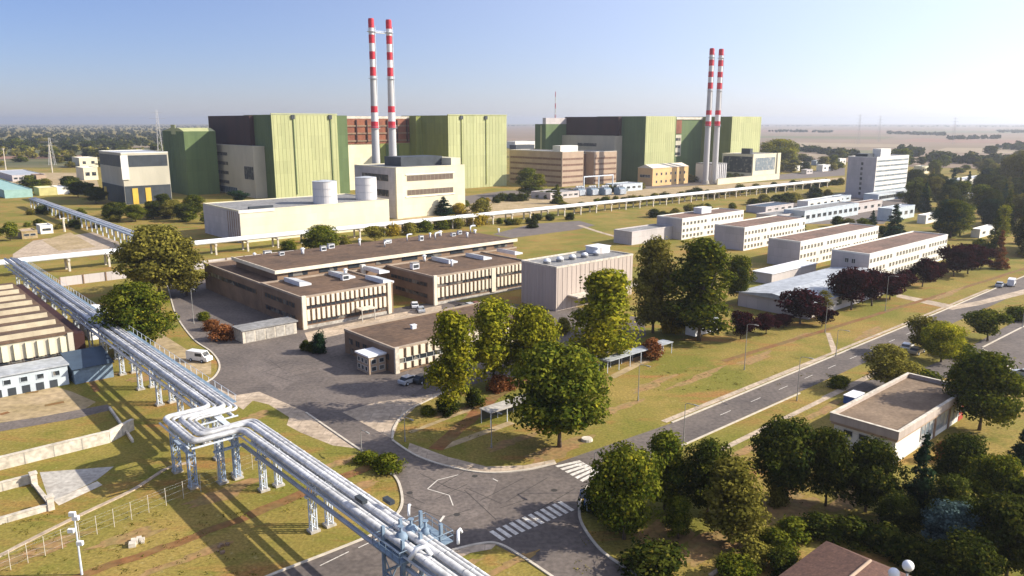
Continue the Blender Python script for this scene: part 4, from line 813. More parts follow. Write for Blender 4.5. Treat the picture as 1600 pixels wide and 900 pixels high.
# longitudinal girders and walkway
mb = MB()
for du in (-1.95, 1.75):
    for a, b in ((24, 93), (103.8, 260)): mb.box(37.3+du-.08, 37.3+du+.08, a, b, 6.32, 6.49)
mb.box(30.9,38.0,99.62,99.78,6.32,6.49).box(30.9,38.0,97.0,97.2,6.32,6.49).box(29.2,38.0,92.55,92.75,6.32,6.49).box(28.9,29.1,93,104,6.32,6.49).build('girder', M_steelw, rack)
mb = MB(); mb.box(39.1, 39.8, 104.5, 258, 6.55, 6.62)
mb.build('walkway', M_steelb, rack); mb = MB(); mb.tube((39.82,104.5,7.6),(39.82,258,7.6),.035,n=5)
for k in range(60): mb.box(39.79,39.85,105+k*2.55,105.06+k*2.55,6.63,7.6)
mb.build('handrail', M_steelw, rack)
mb = MB(); mb.tube((35.0,104,5.9),(35.0,258,5.9),.14,n=8); mb.tube((34.7,104,6.0),(34.7,258,6.0),.08,n=6); mb.build('small_pipe', M_pipe, rack, True)
bm_ = MB().box(34.4,35.6,-.08,.08,5.5,5.72).mesh('bracket', M_steelw)
for k in range(26): put(bm_, 'bracket', rack, (0, 108+k*5.9, 0))
# portal over the bottom road
mb = MB()
for v in (55.2, 58.6):
    for u in (35.4, 37.4, 39.8): mb.box(u-.15, u+.15, v-.15, v+.15, 0, 8.0)
    for u in (35.4, 37.4): mb.tube((u,v,.5),(u+2.0,v,4.2),.08,n=6).tube((u+2.0,v,4.2),(u,v,6.2),.08,n=6)
    for z in (3.0, 5.4): mb.box(35.3,39.95,v-.1,v+.1,z,z+.2)
for u in (35.4, 39.8):
    for z in (3.0, 5.4): mb.box(u-.08,u+.08,55.36,58.44,z+.02,z+.18)
    mb.tube((u,55.3,.5),(u,58.5,5.0),.07,n=6)
mb.build('portal_frame', M_steelb, rack)
MB().box(34.6,40.8,54.6,59.2,6.0,6.12).build('service_platform', M_steelb, rack)
mb = MB()
for (a, b) in (((34.6,54.6),(40.8,54.6)),((34.6,59.2),(40.8,59.2)),((34.6,54.6),(34.6,59.2)),((40.8,54.6),(40.8,59.2))):
    for z in (6.7, 7.2): mb.tube((*a,z),(*b,z),.04,n=5)
    for k in range(5): t_ = k/4; x = a[0]+(b[0]-a[0])*t_; y = a[1]+(b[1]-a[1])*t_; mb.tube((x,y,6.12),(x,y,7.2),.035,n=5)
mb.build('platform_railing', M_steelb, rack)
for (u, v, r) in ((36.35,56.9,.55),(37.85,57.4,.55),(38.7,56.2,.4)):
    o = MB().ball((u,v,7.1),r+.12,n=12).tube((u,v,7.1),(u,v,8.3),.14,n=8).build('valve', M_steelb, rack, True); MB().tube((u,v,8.3),(u,v,8.36),.3,n=14).build('hand_wheel', M_steelb, o)
MB().path([(39.9,52.6,7.0),(39.9,52.6,7.7),(40.2,53,8.0),(40.6,53.2,8.0),(40.8,53.2,7.6)],.15).build('bent_pipe', M_white, rack, True)
MB().path([(35.0,53.5,7.0),(35.6,53.2,7.9),(36.4,53.0,7.9),(36.8,52.6,7.1)],.22).build('bent_pipe', M_white, rack, True)
MB().path([(39.2,59.8,7.2),(39.2,59.8,7.8),(39.5,60.2,8.1),(39.9,60.6,7.8)],.14).build('bent_pipe', M_white, rack, True)
MB().box(36.4,37.0,64,65.6,7.7,8.1).build('instrument_box', M_dark, rack); MB().box(38.4,39.0,62,63.4,7.7,8.1).build('instrument_box', M_dark, rack)

# long white pipeline behind the laboratory
def vline(u): return 272-0.012*max(0,u-60)
lp = thing('white_pipeline', 'very long white elevated pipeline running across the whole site behind the laboratory', 'pipeline', W(0,0))
pts = [(-60,272,4.6)]+[(u, vline(u), 4.6) for u in range(0, 560, 20)]
MB().path(pts, .85, 12).build('pipe', M_white, lp, True); MB().path([(a, b-1.9, c_) for a, b, c_ in pts], .65, 12).build('pipe', M_white, lp, True); MB().path([(a, b+1.6, c_-.1) for a, b, c_ in pts], .5, 10).build('pipe', M_pipe, lp, True)
sup = MB().box(-.3,.3,-2.6,-2.1,0,3.9).box(-.3,.3,1.9,2.4,0,3.9).box(-.35,.35,-3.0,2.7,3.41,3.92).mesh('support', M_concl)
for k in range(52): put(sup, 'support', lp, (-50+k*11.5, vline(-50+k*11.5), -.02))
# second smaller pipe rack running away on the left
rk2 = thing('silver_pipe_rack', 'silver pipe rack with close-set legs running away through the grass at upper left', 'pipe rack', W(84, 280))
MB().path([(0,y,4.6) for y in range(14,215,20)],.6,10).build('pipe', M_pipe, rk2, True); MB().path([(1.5,y,4.6) for y in range(14,215,20)],.6,10).build('pipe', M_pipe, rk2, True); MB().path([(-1.3,y,4.4) for y in range(14,215,20)],.4,10).build('pipe', M_palebl, rk2, True)
lg = MB().box(-1.9,-1.5,-.25,.25,0,4.0).box(1.6,2.0,-.25,.25,0,4.0).box(-2.1,2.2,-.25,.25,3.7,4.02).mesh('leg_frame', M_steelw)
for k in range(24): put(lg, 'leg_frame', rk2, (0, 16+k*8.4, 0))

# ------------------------------------------------------------------ vegetation
def leafcloud(name, clumps, nper, size, seed, up=0.25, flat=1.0):
    rg = np.random.default_rng(seed); C = []; Tn = []; Nn = []
    for (cx, cy, cz, r) in clumps:
        k = max(6, int(nper*rg.uniform(.7, 1.3)*(r**2)))
        d = rg.normal(size=(k, 3)); d /= np.linalg.norm(d, axis=1)[:, None]
        rr = r*rg.uniform(.45, 1.05, size=(k, 1))
        C.append(np.array([cx, cy, cz])+d*rr*np.array([1, 1, flat])); Nn.append(d*1.3+rg.normal(size=(k, 3))*.5)
        Tn.append(np.clip(rg.uniform(.22, .68)+rg.normal(size=k)*.18, 0, 1))
    C = np.vstack(C); N = np.vstack(Nn); T = np.concatenate(Tn); N[:, 2] += up; N /= np.linalg.norm(N, axis=1)[:, None]
    k = len(C); a = np.cross(N, rg.normal(size=(k, 3))); a /= np.linalg.norm(a, axis=1)[:, None]; b = np.cross(N, a)
    s1 = size*rg.uniform(.6, 1.3, size=(k, 1)); s2 = s1*rg.uniform(.5, .9, size=(k, 1))
    V = np.empty((k, 4, 3)); V[:, 0] = C-a*s1; V[:, 1] = C-b*s2+N*s1*.15; V[:, 2] = C+a*s1; V[:, 3] = C+b*s2+N*s1*.15
    V[:, :, 2] = np.maximum(V[:, :, 2], 0.02)
    me = bpy.data.meshes.new(name); me.vertices.add(k*4); me.vertices.foreach_set('co', V.reshape(-1).astype(np.float32))
    me.loops.add(k*4); me.loops.foreach_set('vertex_index', np.arange(k*4, dtype=np.int32)); me.polygons.add(k)
    me.polygons.foreach_set('loop_start', np.arange(0, k*4, 4, dtype=np.int32)); me.polygons.foreach_set('loop_total', np.full(k, 4, dtype=np.int32))
    at = me.attributes.new('tone', 'FLOAT', 'FACE'); at.data.foreach_set('value', T.astype(np.float32)); me.update(); me.materials.append(L_green); return me
def env(kind, f):      # crown radius at height fraction f
    if kind == 'round': return math.sqrt(max(0, 1-((f-.46)/.56)**2))
    if kind == 'tall': return math.sqrt(max(0, 1-((f-.38)/.64)**2))*(1-.15*f)
    if kind == 'poplar': return math.sqrt(max(0, 1-((f-.45)/.56)**2))
    if kind == 'conifer': return max(.03, (1-f)**.9)
    if kind == 'small': return math.sqrt(max(0, 1-((f-.5)/.52)**2))
    return math.sqrt(max(0, 1-(f/1.02)**2))
PROTO = {}
SPEC = {  # H, W, base, clumps, clump radius factor, leaves density, leaf size
    'round': (12.0, 11.0, 2.4, 135, .19, 50, .23), 'tall': (14.0, 8.0, 1.8, 130, .205, 54, .22), 'poplar': (15.0, 4.0, 1.0, 60, .26, 60, .22),
    'conifer': (12.0, 5.4, .5, 110, .17, 90, .20), 'small': (6.0, 6.2, 1.3, 70, .19, 80, .19), 'bush': (2.6, 3.6, .0, 40, .24, 130, .14), 'far': (11.0, 9.0, 1.5, 42, .26, 14, .50)}
def proto(kind, var):
    key = (kind, var)
    if key in PROTO: return PROTO[key]
    H_, W_, b_, nc, rf, dn, ls = SPEC[kind]; r_ = random.Random(sum(map(ord, kind))*7+var*31); cl = []
    lob = [(r_.uniform(0, 6.28), r_.uniform(.1, .9), r_.uniform(-.42, .26)) for _ in range(8)]
    ek = 'round' if kind == 'far' else kind; holes = [(r_.uniform(0, 6.28), r_.uniform(.1, .85)) for _ in range(9)] if kind in ('round', 'tall', 'small') else []
    for i in range(nc):
        f = r_.random()**(.9 if kind != 'conifer' else 1.5); an = r_.uniform(0, 6.283); e = env(ek, f)
        k = 1.0
        for (la, lf, lw) in lob: k += lw*math.exp(-((f-lf)/.22)**2)*max(0, math.cos(an-la))**2
        rad = e*k*(r_.uniform(.45, .92) if i % 4 else r_.uniform(.05, .5)); cr = W_*rf*r_.uniform(.65, 1.15)*(1 if kind != 'conifer' else .5+.7*(1-f))
        if kind not in ('conifer', 'bush') and i % 6 == 5: rad = e*k*r_.uniform(.95, 1.12); cr *= .55
        if any(abs(f-hf) < .09 and math.cos(an-ha) > .80 and rad > .35 for ha, hf in holes): continue
        cl.append((math.cos(an)*rad*(W_/2-cr*.5), math.sin(an)*rad*(W_/2-cr*.5), b_+f*(H_-b_-cr*.7)+cr*.25, cr))
    me = leafcloud('crown_'+kind, cl, dn, ls, var*97+len(kind), flat=.75 if kind != 'poplar' else 1.2)
    co = np.empty(len(me.vertices)*3, dtype=np.float32); me.vertices.foreach_get('co', co); co = co.reshape(-1, 3)
    co[:, 2] *= H_/np.percentile(co[:, 2], 99); q_ = (W_/2)/np.percentile(np.hypot(co[:, 0], co[:, 1]), 97); co[:, :2] *= q_; me.vertices.foreach_set('co', co.reshape(-1)); me.update()
    cl = [(a*q_, b*q_, c*.93, d) for a, b, c, d in cl]
    mb = MB(); th_ = {'bush':.05,'small':.13,'poplar':.16}.get(kind, .24); top = H_*(.62 if kind not in ('conifer','poplar') else .93)
    mb.path([(0,0,0),(.08,.05,top*.3),(-.05,.1,top*.6),(.05,0,top)], th_*.62, 8); mb.tube((0,0,-.05),(.05,.03,top*.3),th_*1.25,th_*.7,n=8)
    if kind != 'conifer':
        for q in range(11):
            c = cl[(q*17+3) % len(cl)]; z0 = top*r_.uniform(.3, .85); mb.tube((0,0.05,z0),(c[0]*.85,c[1]*.85,max(c[2],z0+.2)),th_*.42,th_*.12,n=6)
    tm = mb.mesh('trunk_'+kind, M_bark, True); PROTO[key] = (me, tm); return PROTO[key]
def treeat(x, y, h, wd, kind, m, label, name='tree', cat='tree', group=None, z=0.0, var=None):
    var = rnd.randrange(3) if var is None else var; me, tm = proto(kind, var); H_, W_ = SPEC[kind][:2]
    t = thing(name, label, cat, (x, y, z), rnd.uniform(0, 6.28), group); t.scale = (wd/W_, wd/W_*rnd.uniform(.92, 1.08), h/H_)
    c = put(me, 'crown', t); c.material_slots[0].link = 'OBJECT'; c.material_slots[0].material = m
    put(tm, 'trunk', t); return t
def tree(px, pyb, pyt, wpx, kind, m, label, **k):
    x, y = Gd(px, pyb); h = hgt(x, y, pyt); D = depth(x, y, h/2); return treeat(x, y, h*{'round':.9,'tall':.95,'small':.93}.get(kind,1.0), wpx*{'tall':1.0,'round':.98,'small':1.12,'bush':1.15}.get(kind,1.0)*D/FPX, kind, m, label, **k)
G1 = 'large trees along the laboratory and main road'
T = [
 (250,462,345,120,'round',L_olive,'huge olive-yellow tree left of the laboratory, behind the dark green one','deciduous_tree'),
 (292,462,372,60,'tall',L_olive,'olive tree with a thin trunk merging with the huge yellowish one, nearest the laboratory corner','deciduous_tree'),
 (218,552,434,106,'round',L_green,'round dark green tree with yellowing right side, just behind the pipe bridge','deciduous_tree'),
 (708,642,482,88,'tall',L_yel,'yellow-green tree in front of the annex, leftmost of the row beside the apron','deciduous_tree'),
 (772,604,464,86,'tall',L_yel,'bright yellow-green tree, second in the row in front of the annex','deciduous_tree'),
 (830,600,470,92,'round',L_yel,'bright yellow tree behind and above the big dark green one','deciduous_tree'),
 (874,698,528,152,'round',L_green,'biggest dark green round tree on the lawn at the road corner','deciduous_tree'),
 (945,574,418,104,'tall',L_yel,'tall light green tree in front of the corrugated hall','deciduous_tree'),
 (1020,520,368,70,'tall',L_olive,'slender yellow-topped tree at the right end of the corrugated hall','deciduous_tree'),
 (1092,532,370,100,'tall',L_green,'large dark green tree left of the pale sheet roof','deciduous_tree'),
 (1153,474,394,48,'round',L_green,'smaller green tree at the right shoulder of the large dark one','deciduous_tree'),
 (975,842,688,118,'round',L_green,'dense green tree at the right side of the crossroads, by the blue sign','deciduous_tree'),
 (1038,796,674,76,'tall',L_green,'green tree behind the crossroads tree, against the main road','deciduous_tree'),
 (1105,806,680,84,'round',L_dark,'dark rounded tree in the middle of the lower right garden','deciduous_tree'),
 (1140,846,716,96,'tall',L_olive,'half yellow tree standing in front of the dark rounded one, trunk on orange grass','deciduous_tree'),
 (1222,780,645,110,'round',L_dark,'broad very dark tree left of the flat-roofed garden building','deciduous_tree'),
 (1290,790,664,90,'round',L_dark,'dark tree touching the left corner of the garden building','deciduous_tree'),
 (1352,800,680,96,'round',L_dark,'round dark tree directly below the garden building roof','deciduous_tree'),
 (1432,812,688,60,'conifer',L_pine,'pointed dark conifer in front of the garden building windows','conifer'),
 (1500,782,674,88,'round',L_dark,'dark tree with rusty left side right of the pointed conifer','deciduous_tree'),
 (1550,822,704,84,'round',L_green,'green tree near the right edge below the garden building','deciduous_tree'),
 (1488,872,784,98,'round',L_spruce,'silvery blue-green spruce in the dark garden at lower right','conifer'),
 (1572,904,770,120,'round',L_dark,'very dark tree in the bottom right corner','deciduous_tree'),
 (1502,930,830,110,'round',L_dark,'dark low tree right of the globe lamps','deciduous_tree'),
 (1596,722,672,44,'conifer',L_pine,'small dark conifer at the right edge beside the garden building','conifer'),
 (1530,672,542,118,'round',L_green,'big dark green tree right behind the garden building','deciduous_tree'),
 (1385,606,536,84,'round',L_olive,'brownish loose tree over the road, left of the parked white car','deciduous_tree'),
 (1470,566,500,72,'round',L_yel,'pair-like yellow green tree beside the side road','deciduous_tree'),
 (1440,552,492,46,'small',L_olive,'small olive tree above the parked white car','deciduous_tree'),
 (1543,532,482,62,'small',L_green,'small round green tree between main road and side road','deciduous_tree'),
 (503,398,349,60,'round',L_green,'round green tree behind the laboratory roof, in front of the cream wall','deciduous_tree'),
 (586,378,352,36,'small',L_olive,'small olive tree right of the cream building corner','deciduous_tree'),
 (693,336,309,32,'conifer',L_pine,'small dark conifer before the stack building','conifer'),
 (825,306,262,40,'tall',L_green,'green poplar-like tree in front of the brick office wing','deciduous_tree'),
 (843,306,272,18,'poplar',L_yel,'slim yellowish poplar against the brick office wing','poplar'),
 (870,318,290,22,'conifer',L_green,'little green conifer right of the poplars','conifer'),
 (372,318,297,30,'small',L_pine,'dark bush-like tree under the cream service wing','deciduous_tree'),
 (270,342,310,36,'round',L_olive,'yellow-green tree left of the cream building','deciduous_tree'),
 (305,338,302,36,'round',L_green,'bright green tree right next to the cream building end','deciduous_tree'),
 (240,342,312,32,'round',L_dark,'dark tree beside the yellow doors of the auxiliary building','deciduous_tree'),
 (833,356,334,20,'conifer',L_dark,'small dark conifer under the white pipeline near mid picture','conifer'),
 (1285,500,455,28,'poplar',L_olive,'small yellowing tree between the purple trees','deciduous_tree'),
 (1252,362,338,18,'conifer',L_pine,'small conifer seen over the roof of the second white office block','conifer'),
 (1396,372,322,34,'conifer',L_pine,'tall dark conifer above the nearest white office block, right of the tower','conifer'),
 (1363,352,330,14,'conifer',L_pine,'thin dark conifer left of the tall one above the office block','conifer'),
 (122,308,282,30,'round',L_dark,'dark tree left of the auxiliary building','deciduous_tree'),
 (16,376,346,26,'small',L_green,'small green tree at the left edge by the sandy slab','deciduous_tree'),
 (1428,300,262,36,'round',L_dark,'dark round tree touching the right side of the office tower','deciduous_tree'),
 (1560,420,362,26,'conifer',L_rust,'rusty pointed tree in front of the dark wood at right','conifer'),
 (1565,375,322,22,'poplar',L_yel,'light green poplar within the dark wood at right','poplar'),
 (1478,842,742,74,'tall',L_dark,'dark tree behind the silvery blue spruce','deciduous_tree'),
 (1536,880,800,84,'round',L_green,'green tree between the silvery spruce and the bottom right corner','deciduous_tree'),
 (1592,840,742,76,'round',L_dark,'dark tree cut by the right edge, above the corner tree','deciduous_tree'),
 (1400,838,768,66,'round',L_dark,'low dark tree between the pointed conifer and the hedge','deciduous_tree'),
 (1060,842,776,52,'tall',L_green,'small green tree left of the half yellow one','deciduous_tree'),
 (180,344,314,34,'round',L_dark,'dark tree under the dark base of the auxiliary building, left one','deciduous_tree'),
 (212,346,318,32,'round',L_green,'green tree before the yellow doors','deciduous_tree'),
 (150,318,290,34,'round',L_dark,'dark tree at the left corner of the auxiliary building','deciduous_tree'),
 (288,346,316,34,'round',L_dark,'dark tree between the yellow-green and the bright green ones','deciduous_tree'),
 (256,336,302,30,'tall',L_dark,'dark tree at the foot of the dark green hall','deciduous_tree'),
]
for (px, pb, pt, wp, kd, m, lab_, nm) in T: tree(px, pb, pt, wp, kd, m, lab_, name=nm, cat='tree' if nm != 'conifer' else 'conifer')
PT = [(1157,530,486,46,'leftmost small dark purple tree, beside the white trailer'),(1197,522,489,38,'second dark purple tree from the left, low and dense'),(1224,512,490,34,'low reddish purple tree left of the round one'),
 (1250,506,450,62,'round dark purple tree in front of the pale sheet roof'),(1284,510,478,36,'low purple tree just right of the round one'),(1330,484,416,66,'largest dark purple tree at the corner of the nearest office block'),(1362,478,418,54,'dark purple tree overlapping the largest on its right'),
 (1390,468,426,44,'purple tree below the office block facade, third right of the largest clump'),(1413,456,420,34,'smaller purple tree before the office block facade'),(1441,448,401,42,'separate round purple tree under the office block windows'),(1462,440,408,30,'slim purple tree beside the separate round one'),
 (1490,432,382,48,'tall purple tree at the far end of the office block'),(1512,428,380,44,'purple tree past the office block end'),(1532,420,384,32,'last purple tree of the row, at far right')]
for (px, pb, pt, wp, lab_) in PT: tree(px, pb, pt, wp, 'small', L_purp, lab_, name='purple_leaf_tree', group='row of dark purple-leaved trees')
# shrubs
SH = [(700,645,622,34,L_dark,'dark shrub under the leftmost yellow-green tree'),(742,634,608,30,L_dark,'dark green shrub right of the yellow-green trunk'),(668,648,634,20,L_green,'small round shrub on the corner lawn near the apron'),(500,552,520,18,L_pine,'small pointed dark shrub beside the yard bed'),(478,548,532,16,L_dark,'small round shrub at the tip of the yard bed'),(488,550,534,14,L_dark,'small shrub between two others on the yard bed'),
 (782,610,588,36,L_rust,'rusty shrub on the lawn behind the big dark tree'),(330,515,500,22,L_rust,'red-leaved shrub in the bed beside the dark yard, upper'),(350,530,508,34,L_rust,'rusty orange shrub in the bed beside the dark yard, lower'),(318,500,488,18,L_green,'little green shrub at the top of the yard bed'),
 (605,733,712,46,L_green,'dark shrub beside the left kerb of the junction'),(574,722,706,34,L_green,'low green shrub left of the junction kerb'),(880,520,498,26,L_olive,'olive shrub at the foot of the corrugated hall'),(1050,520,490,36,L_gold,'golden shrub below the slender tree'),(1018,560,530,34,L_rust,'rusty shrub by the long bicycle shelter'),
 (940,800,758,52,L_dark,'dark shrub at the foot of the crossroads tree'),(975,822,790,60,L_green,'green shrub in the shade at the crossroads corner'),(1215,790,755,32,L_olive,'thin yellow-olive shrub below the broad dark tree'),(1475,720,690,30,L_rust,'rust-orange shrub before the garden building'),(1020,890,856,90,L_dark,'wide dark shrub on the shaded lawn at bottom right'),
 (1240,838,812,50,L_green,'green clipped shrub, upper end of the hedge'),(1210,858,830,56,L_green,'green shrub second in the hedge above the tiled roof'),(1180,880,850,56,L_olive,'olive shrub third in the hedge'),(1150,905,872,60,L_green,'green shrub cut by the bottom edge'),(1280,836,806,60,L_dark,'dark shrub right of the hedge top'),(1330,846,812,66,L_dark,'dark shrub above the tiled roof ridge'),(1385,862,822,66,L_dark,'dark shrub left of the silvery spruce'),(1420,880,846,60,L_dark,'dark shrub right above the globe lamps'),(1450,910,868,60,L_dark,'dark shrub right of the globe lamps'),(1225,895,862,50,L_dark,'dark shrub against the left of the tiled roof'),
 (1310,604,588,30,L_green,'green shrub where the side road meets the main road'),(1500,556,536,40,L_green,'low green shrub between the side roads'),(1440,600,578,60,L_green,'low green shrub mass left of the big dark tree'),(1590,500,480,34,L_green,'green shrub at the right edge by the car park'),(900,640,618,26,L_dark,'shrub on the lawn at the right of the big dark tree'),
 (452,392,376,22,L_green,'small green shrub left of the round tree before the cream wall'),(540,388,372,22,L_olive,'olive shrub right of the round tree before the cream wall'),(612,368,350,24,L_gold,'golden shrub behind the laboratory spine'),(640,366,348,26,L_olive,'olive shrub behind the laboratory spine'),(662,362,344,30,L_green,'green shrub behind the laboratory spine'),(690,358,342,24,L_green,'green shrub farther right behind the spine'),(712,356,338,26,L_olive,'olive shrub with brown tips behind the spine'),(745,352,334,30,L_gold,'golden bush under the white pipeline'),(718,334,318,26,L_gold,'golden bush right of the small conifer'),(752,334,312,34,L_olive,'olive bush in front of the light green tower'),(655,306,296,12,L_green,'tiny bush')]
for (px, pb, pt, wp, m, lab_) in SH[:-1]: tree(px, pb, pt, wp, 'bush', m, lab_, name='shrub', cat='shrub')
GB = 'bushes strung along the white pipeline'
for k in range(34):
    px = 880+k*13.2+rnd.uniform(-3,3); pb = 324-(px-880)*0.085+rnd.uniform(-1,4)
    tree(px, pb, pb-rnd.uniform(7,13), rnd.uniform(12,20), 'bush', rnd.choice([L_dark, L_olive, L_green, L_dark]), 'low bush in the row beside the white pipeline, right half of the picture', name='shrub', cat='shrub', group=GB)
for k in range(16):
    px = 1030+k*12; tree(px, 288-(px-1030)*.07, 276-(px-1030)*.07+rnd.uniform(0,3), 15, 'bush', rnd.choice([L_dark, L_olive, L_green]), 'bush in front of the cream screen wall below the glazed building', name='shrub', cat='shrub', group='bushes before the cream screen wall')
# the dark wood at right, individually
GW = 'trees of the dark wood at right'
for k in range(96):
    while True:
        px = rnd.uniform(1418, 1680); pb = rnd.uniform(272, 404)
        if px > 1420+max(0, (pb-330))*1.1 and not (pb > 345 and 1500 < px < 1545): break
    if pb > 380 and px < 1545: continue
    hpx = 16+(pb-262)*.36+rnd.uniform(-4, 8); kd = rnd.choice(['conifer','round','round','tall','conifer']); m = rnd.choice([L_dark, L_pine, L_dark, L_green, L_green, L_olive])
    lb_ = ('dark pointed conifer' if kd == 'conifer' else 'dark leafy tree')+' in the dense wood right of the office tower'
    tree(px, pb, pb-hpx, hpx*(.45 if kd == 'conifer' else .8), kd, m, lb_, name='conifer' if kd == 'conifer' else 'deciduous_tree', group=GW+(' (conifers)' if kd == 'conifer' else ' (leafy)'))
for (px, pb, pt, wp) in [(1592,300,232,44),(1575,296,240,30),(1618,310,236,50)]: tree(px, pb, pt, wp, 'round', L_olive, 'greyish tall tree standing above the wood at the right edge', name='deciduous_tree', group='tall greyish trees at the right edge')
# trees round the office tower and substation
GT = 'scattered trees behind the pipeline and round the substation'
for k in range(46):
    px = rnd.choice([rnd.uniform(1200,1320), rnd.uniform(1420,1600), rnd.uniform(1195,1240)]); pb = rnd.uniform(248, 272)
    tree(px, pb, pb-rnd.uniform(9,18), rnd.uniform(14,24), 'far', rnd.choice([L_dark, L_olive, L_green]), 'distant scattered tree between the reactor site and the open plain at right', name='deciduous_tree', group=GT)
# left middle distance
GL = 'trees of the left middle distance'
for k in range(60):
    px = rnd.uniform(-20, 262); pb = rnd.choice([rnd.uniform(238,262), rnd.uniform(222,245), rnd.uniform(286,300)])
    if pb > 280 and px > 150: continue
    tree(px, pb, pb-rnd.uniform(8,17), rnd.uniform(14,28), 'far', rnd.choice([L_dark, L_olive, L_green, L_dark]), 'distant tree in the scrub left of the reactor buildings', name='deciduous_tree', group=GL)
GM = 'bushes and small trees of the yards between the pipeline and the reactor buildings'
for (xa, ya, xb, yb, n_, hp, k_) in [(640,336,800,312,16,9,'bush'),(800,312,1000,298,20,8,'bush'),(760,352,900,342,8,8,'bush'),(1000,345,1180,318,16,9,'bush'),(1180,322,1300,306,14,10,'bush'),(0,330,190,345,10,9,'bush'),(20,352,160,358,8,8,'bush'),(1300,352,1420,372,12,12,'far'),(1430,410,1530,392,10,14,'far'),(170,335,330,348,10,14,'far'),(60,292,150,302,8,14,'far')]:
    for k in range(n_):
        t_ = rnd.random(); px = xa+(xb-xa)*t_; pb = ya+(yb-ya)*t_+rnd.uniform(-3,3); h_ = hp*rnd.uniform(.7,1.5)
        tree(px, pb, pb-h_, h_*rnd.uniform(1.2,1.9) if k_ == 'bush' else h_*1.2, k_, rnd.choice([L_dark, L_olive, L_green, L_dark, L_gold if k_ == 'bush' and rnd.random() < .3 else L_green]), 'small bush or tree on the open ground around the service yards', name='shrub', cat='shrub', group=GM)
# far woods: uncountable
def farwood(name, pts, m, seed, size=2.2):
    cl = []
    for (x, y, r, h) in pts:
        for q in range(3): cl.append((x+rnd.uniform(-r,r)*.6, y+rnd.uniform(-r,r)*.6, h*rnd.uniform(.35,.75), r*.6))
    me = leafcloud(name, cl, .9, size, seed, flat=.9); me.materials[0] = m; return tag(put(me, name), 'far-off wood forming a dark band under the horizon', 'wood', kind='stuff')
P_ = []
for k in range(1500):
    px = rnd.uniform(-250, 330); pb = 197.5+rnd.random()**1.7*36; x, y = Gd(px, pb); P_.append((x, y, rnd.uniform(5,9), rnd.uniform(8,13)))
farwood('far_wood', P_, L_dark, 5, 2.6)
P_ = []
for k in range(500):
    px = rnd.uniform(-250, 330); pb = 204+rnd.random()*44; x, y = Gd(px, pb); P_.append((x, y, rnd.uniform(4,7), rnd.uniform(5,9)))
farwood('far_wood', P_, L_olive, 6, 2.2)['label'] = 'far olive-coloured wood and scrub at upper left'
P_ = []
for (xa, ya, xb, yb, n_, sp_) in [(1150,197,1800,198,260,.5),(740,197,850,197,60,.5),(1385,209,1480,212,60,.6),(1480,218,1560,217,40,.6),(1200,206,1300,207,40,.5),(1560,206,1700,210,90,.8),(1205,232,1290,240,26,3),(1290,243,1330,246,14,2),(1400,236,1440,244,16,3),(1560,232,1640,236,30,2.5),(1455,252,1560,256,34,2)]:
    for k in range(n_):
        t_ = rnd.random(); x, y = Gd(xa+(xb-xa)*t_, ya+(yb-ya)*t_+rnd.gauss(0, sp_)*.6); P_.append((x, y, rnd.uniform(5,10), rnd.uniform(6,12)))
farwood('far_wood', P_, L_dark, 7, 3.0)['label'] = 'thin far tree lines on the open plain at right'
F1 = mat('pale_stubble', (0.30,0.23,0.15), (0.25,0.19,0.12), .01, .95, coord='World'); F2 = mat('reddish_field', (0.25,0.14,0.095), (0.20,0.12,0.08), .01, .95, coord='World'); F3 = mat('olive_field', (0.15,0.14,0.07), (0.12,0.115,0.06), .01, .95, coord='World')
for k, (m_, q_) in enumerate([(F1,[(1200,222),(1420,226),(1440,231),(1190,229)]),(F2,[(1430,216),(1720,222),(1720,228),(1400,221)]),(F3,[(1180,212),(1400,214),(1380,217.5),(1180,216)]),(F1,[(1480,231),(1760,236),(1760,243),(1450,238)]),(F3,[(1440,204),(1700,206),(1700,209),(1420,207)]),(F2,[(1180,203),(1420,204),(1400,206.5),(1180,206)]),(F1,[(1200,238),(1320,243),(1300,248),(1190,244)]),(F3,[(1240,232),(1420,237),(1400,241),(1250,238)]),(F2,[(-200,246),(160,243),(150,247),(-200,252)]),(F1,[(-100,228),(230,228),(240,231),(-120,233)])]):
    sheet('field_strip', gp(q_), m_, 0.34+0.02*k)
tree(1548, 244, 228, 22, 'far', L_dark, 'lone dark tree on the open plain at right', name='deciduous_tree')
tree(1405, 262, 233, 40, 'far', L_green, 'grove tree rising behind the office tower roof', name='deciduous_tree'); tree(1215, 262, 214, 60, 'round', L_yel, 'yellow-green large tree right of the farther reactor building', name='deciduous_tree')

# grass tufts round kerbs and lawns
def tufts(name, box, n, seed, m, where):
    rg = random.Random(seed); cl = []
    for k in range(n):
        px = rg.uniform(box[0], box[2]); py = rg.uniform(box[1], box[3]); x, y = Gd(px, py); cl.append((x, y, .06, rg.uniform(.3, .8)))
    me = leafcloud(name, cl, 22, .10, seed, flat=.16); me.materials[0] = m; return tag(put(me, name), 'tufts of dry weeds '+where, 'weeds', kind='stuff')
tufts('weeds', (640,600,800,690), 60, 3, L_olive, 'under the row of yellow-green trees'); tufts('weeds', (900,760,1250,900), 110, 4, L_olive, 'in the lower right garden'); tufts('weeds', (1000,580,1300,610), 60, 8, L_olive, 'on the big lawn beside the main road'); tufts('weeds', (0,800,400,900), 120, 9, L_olive, 'on the lower left grass'); tufts('weeds', (440,720,600,800), 60, 11, L_olive, 'between the pipe bridge and the junction')

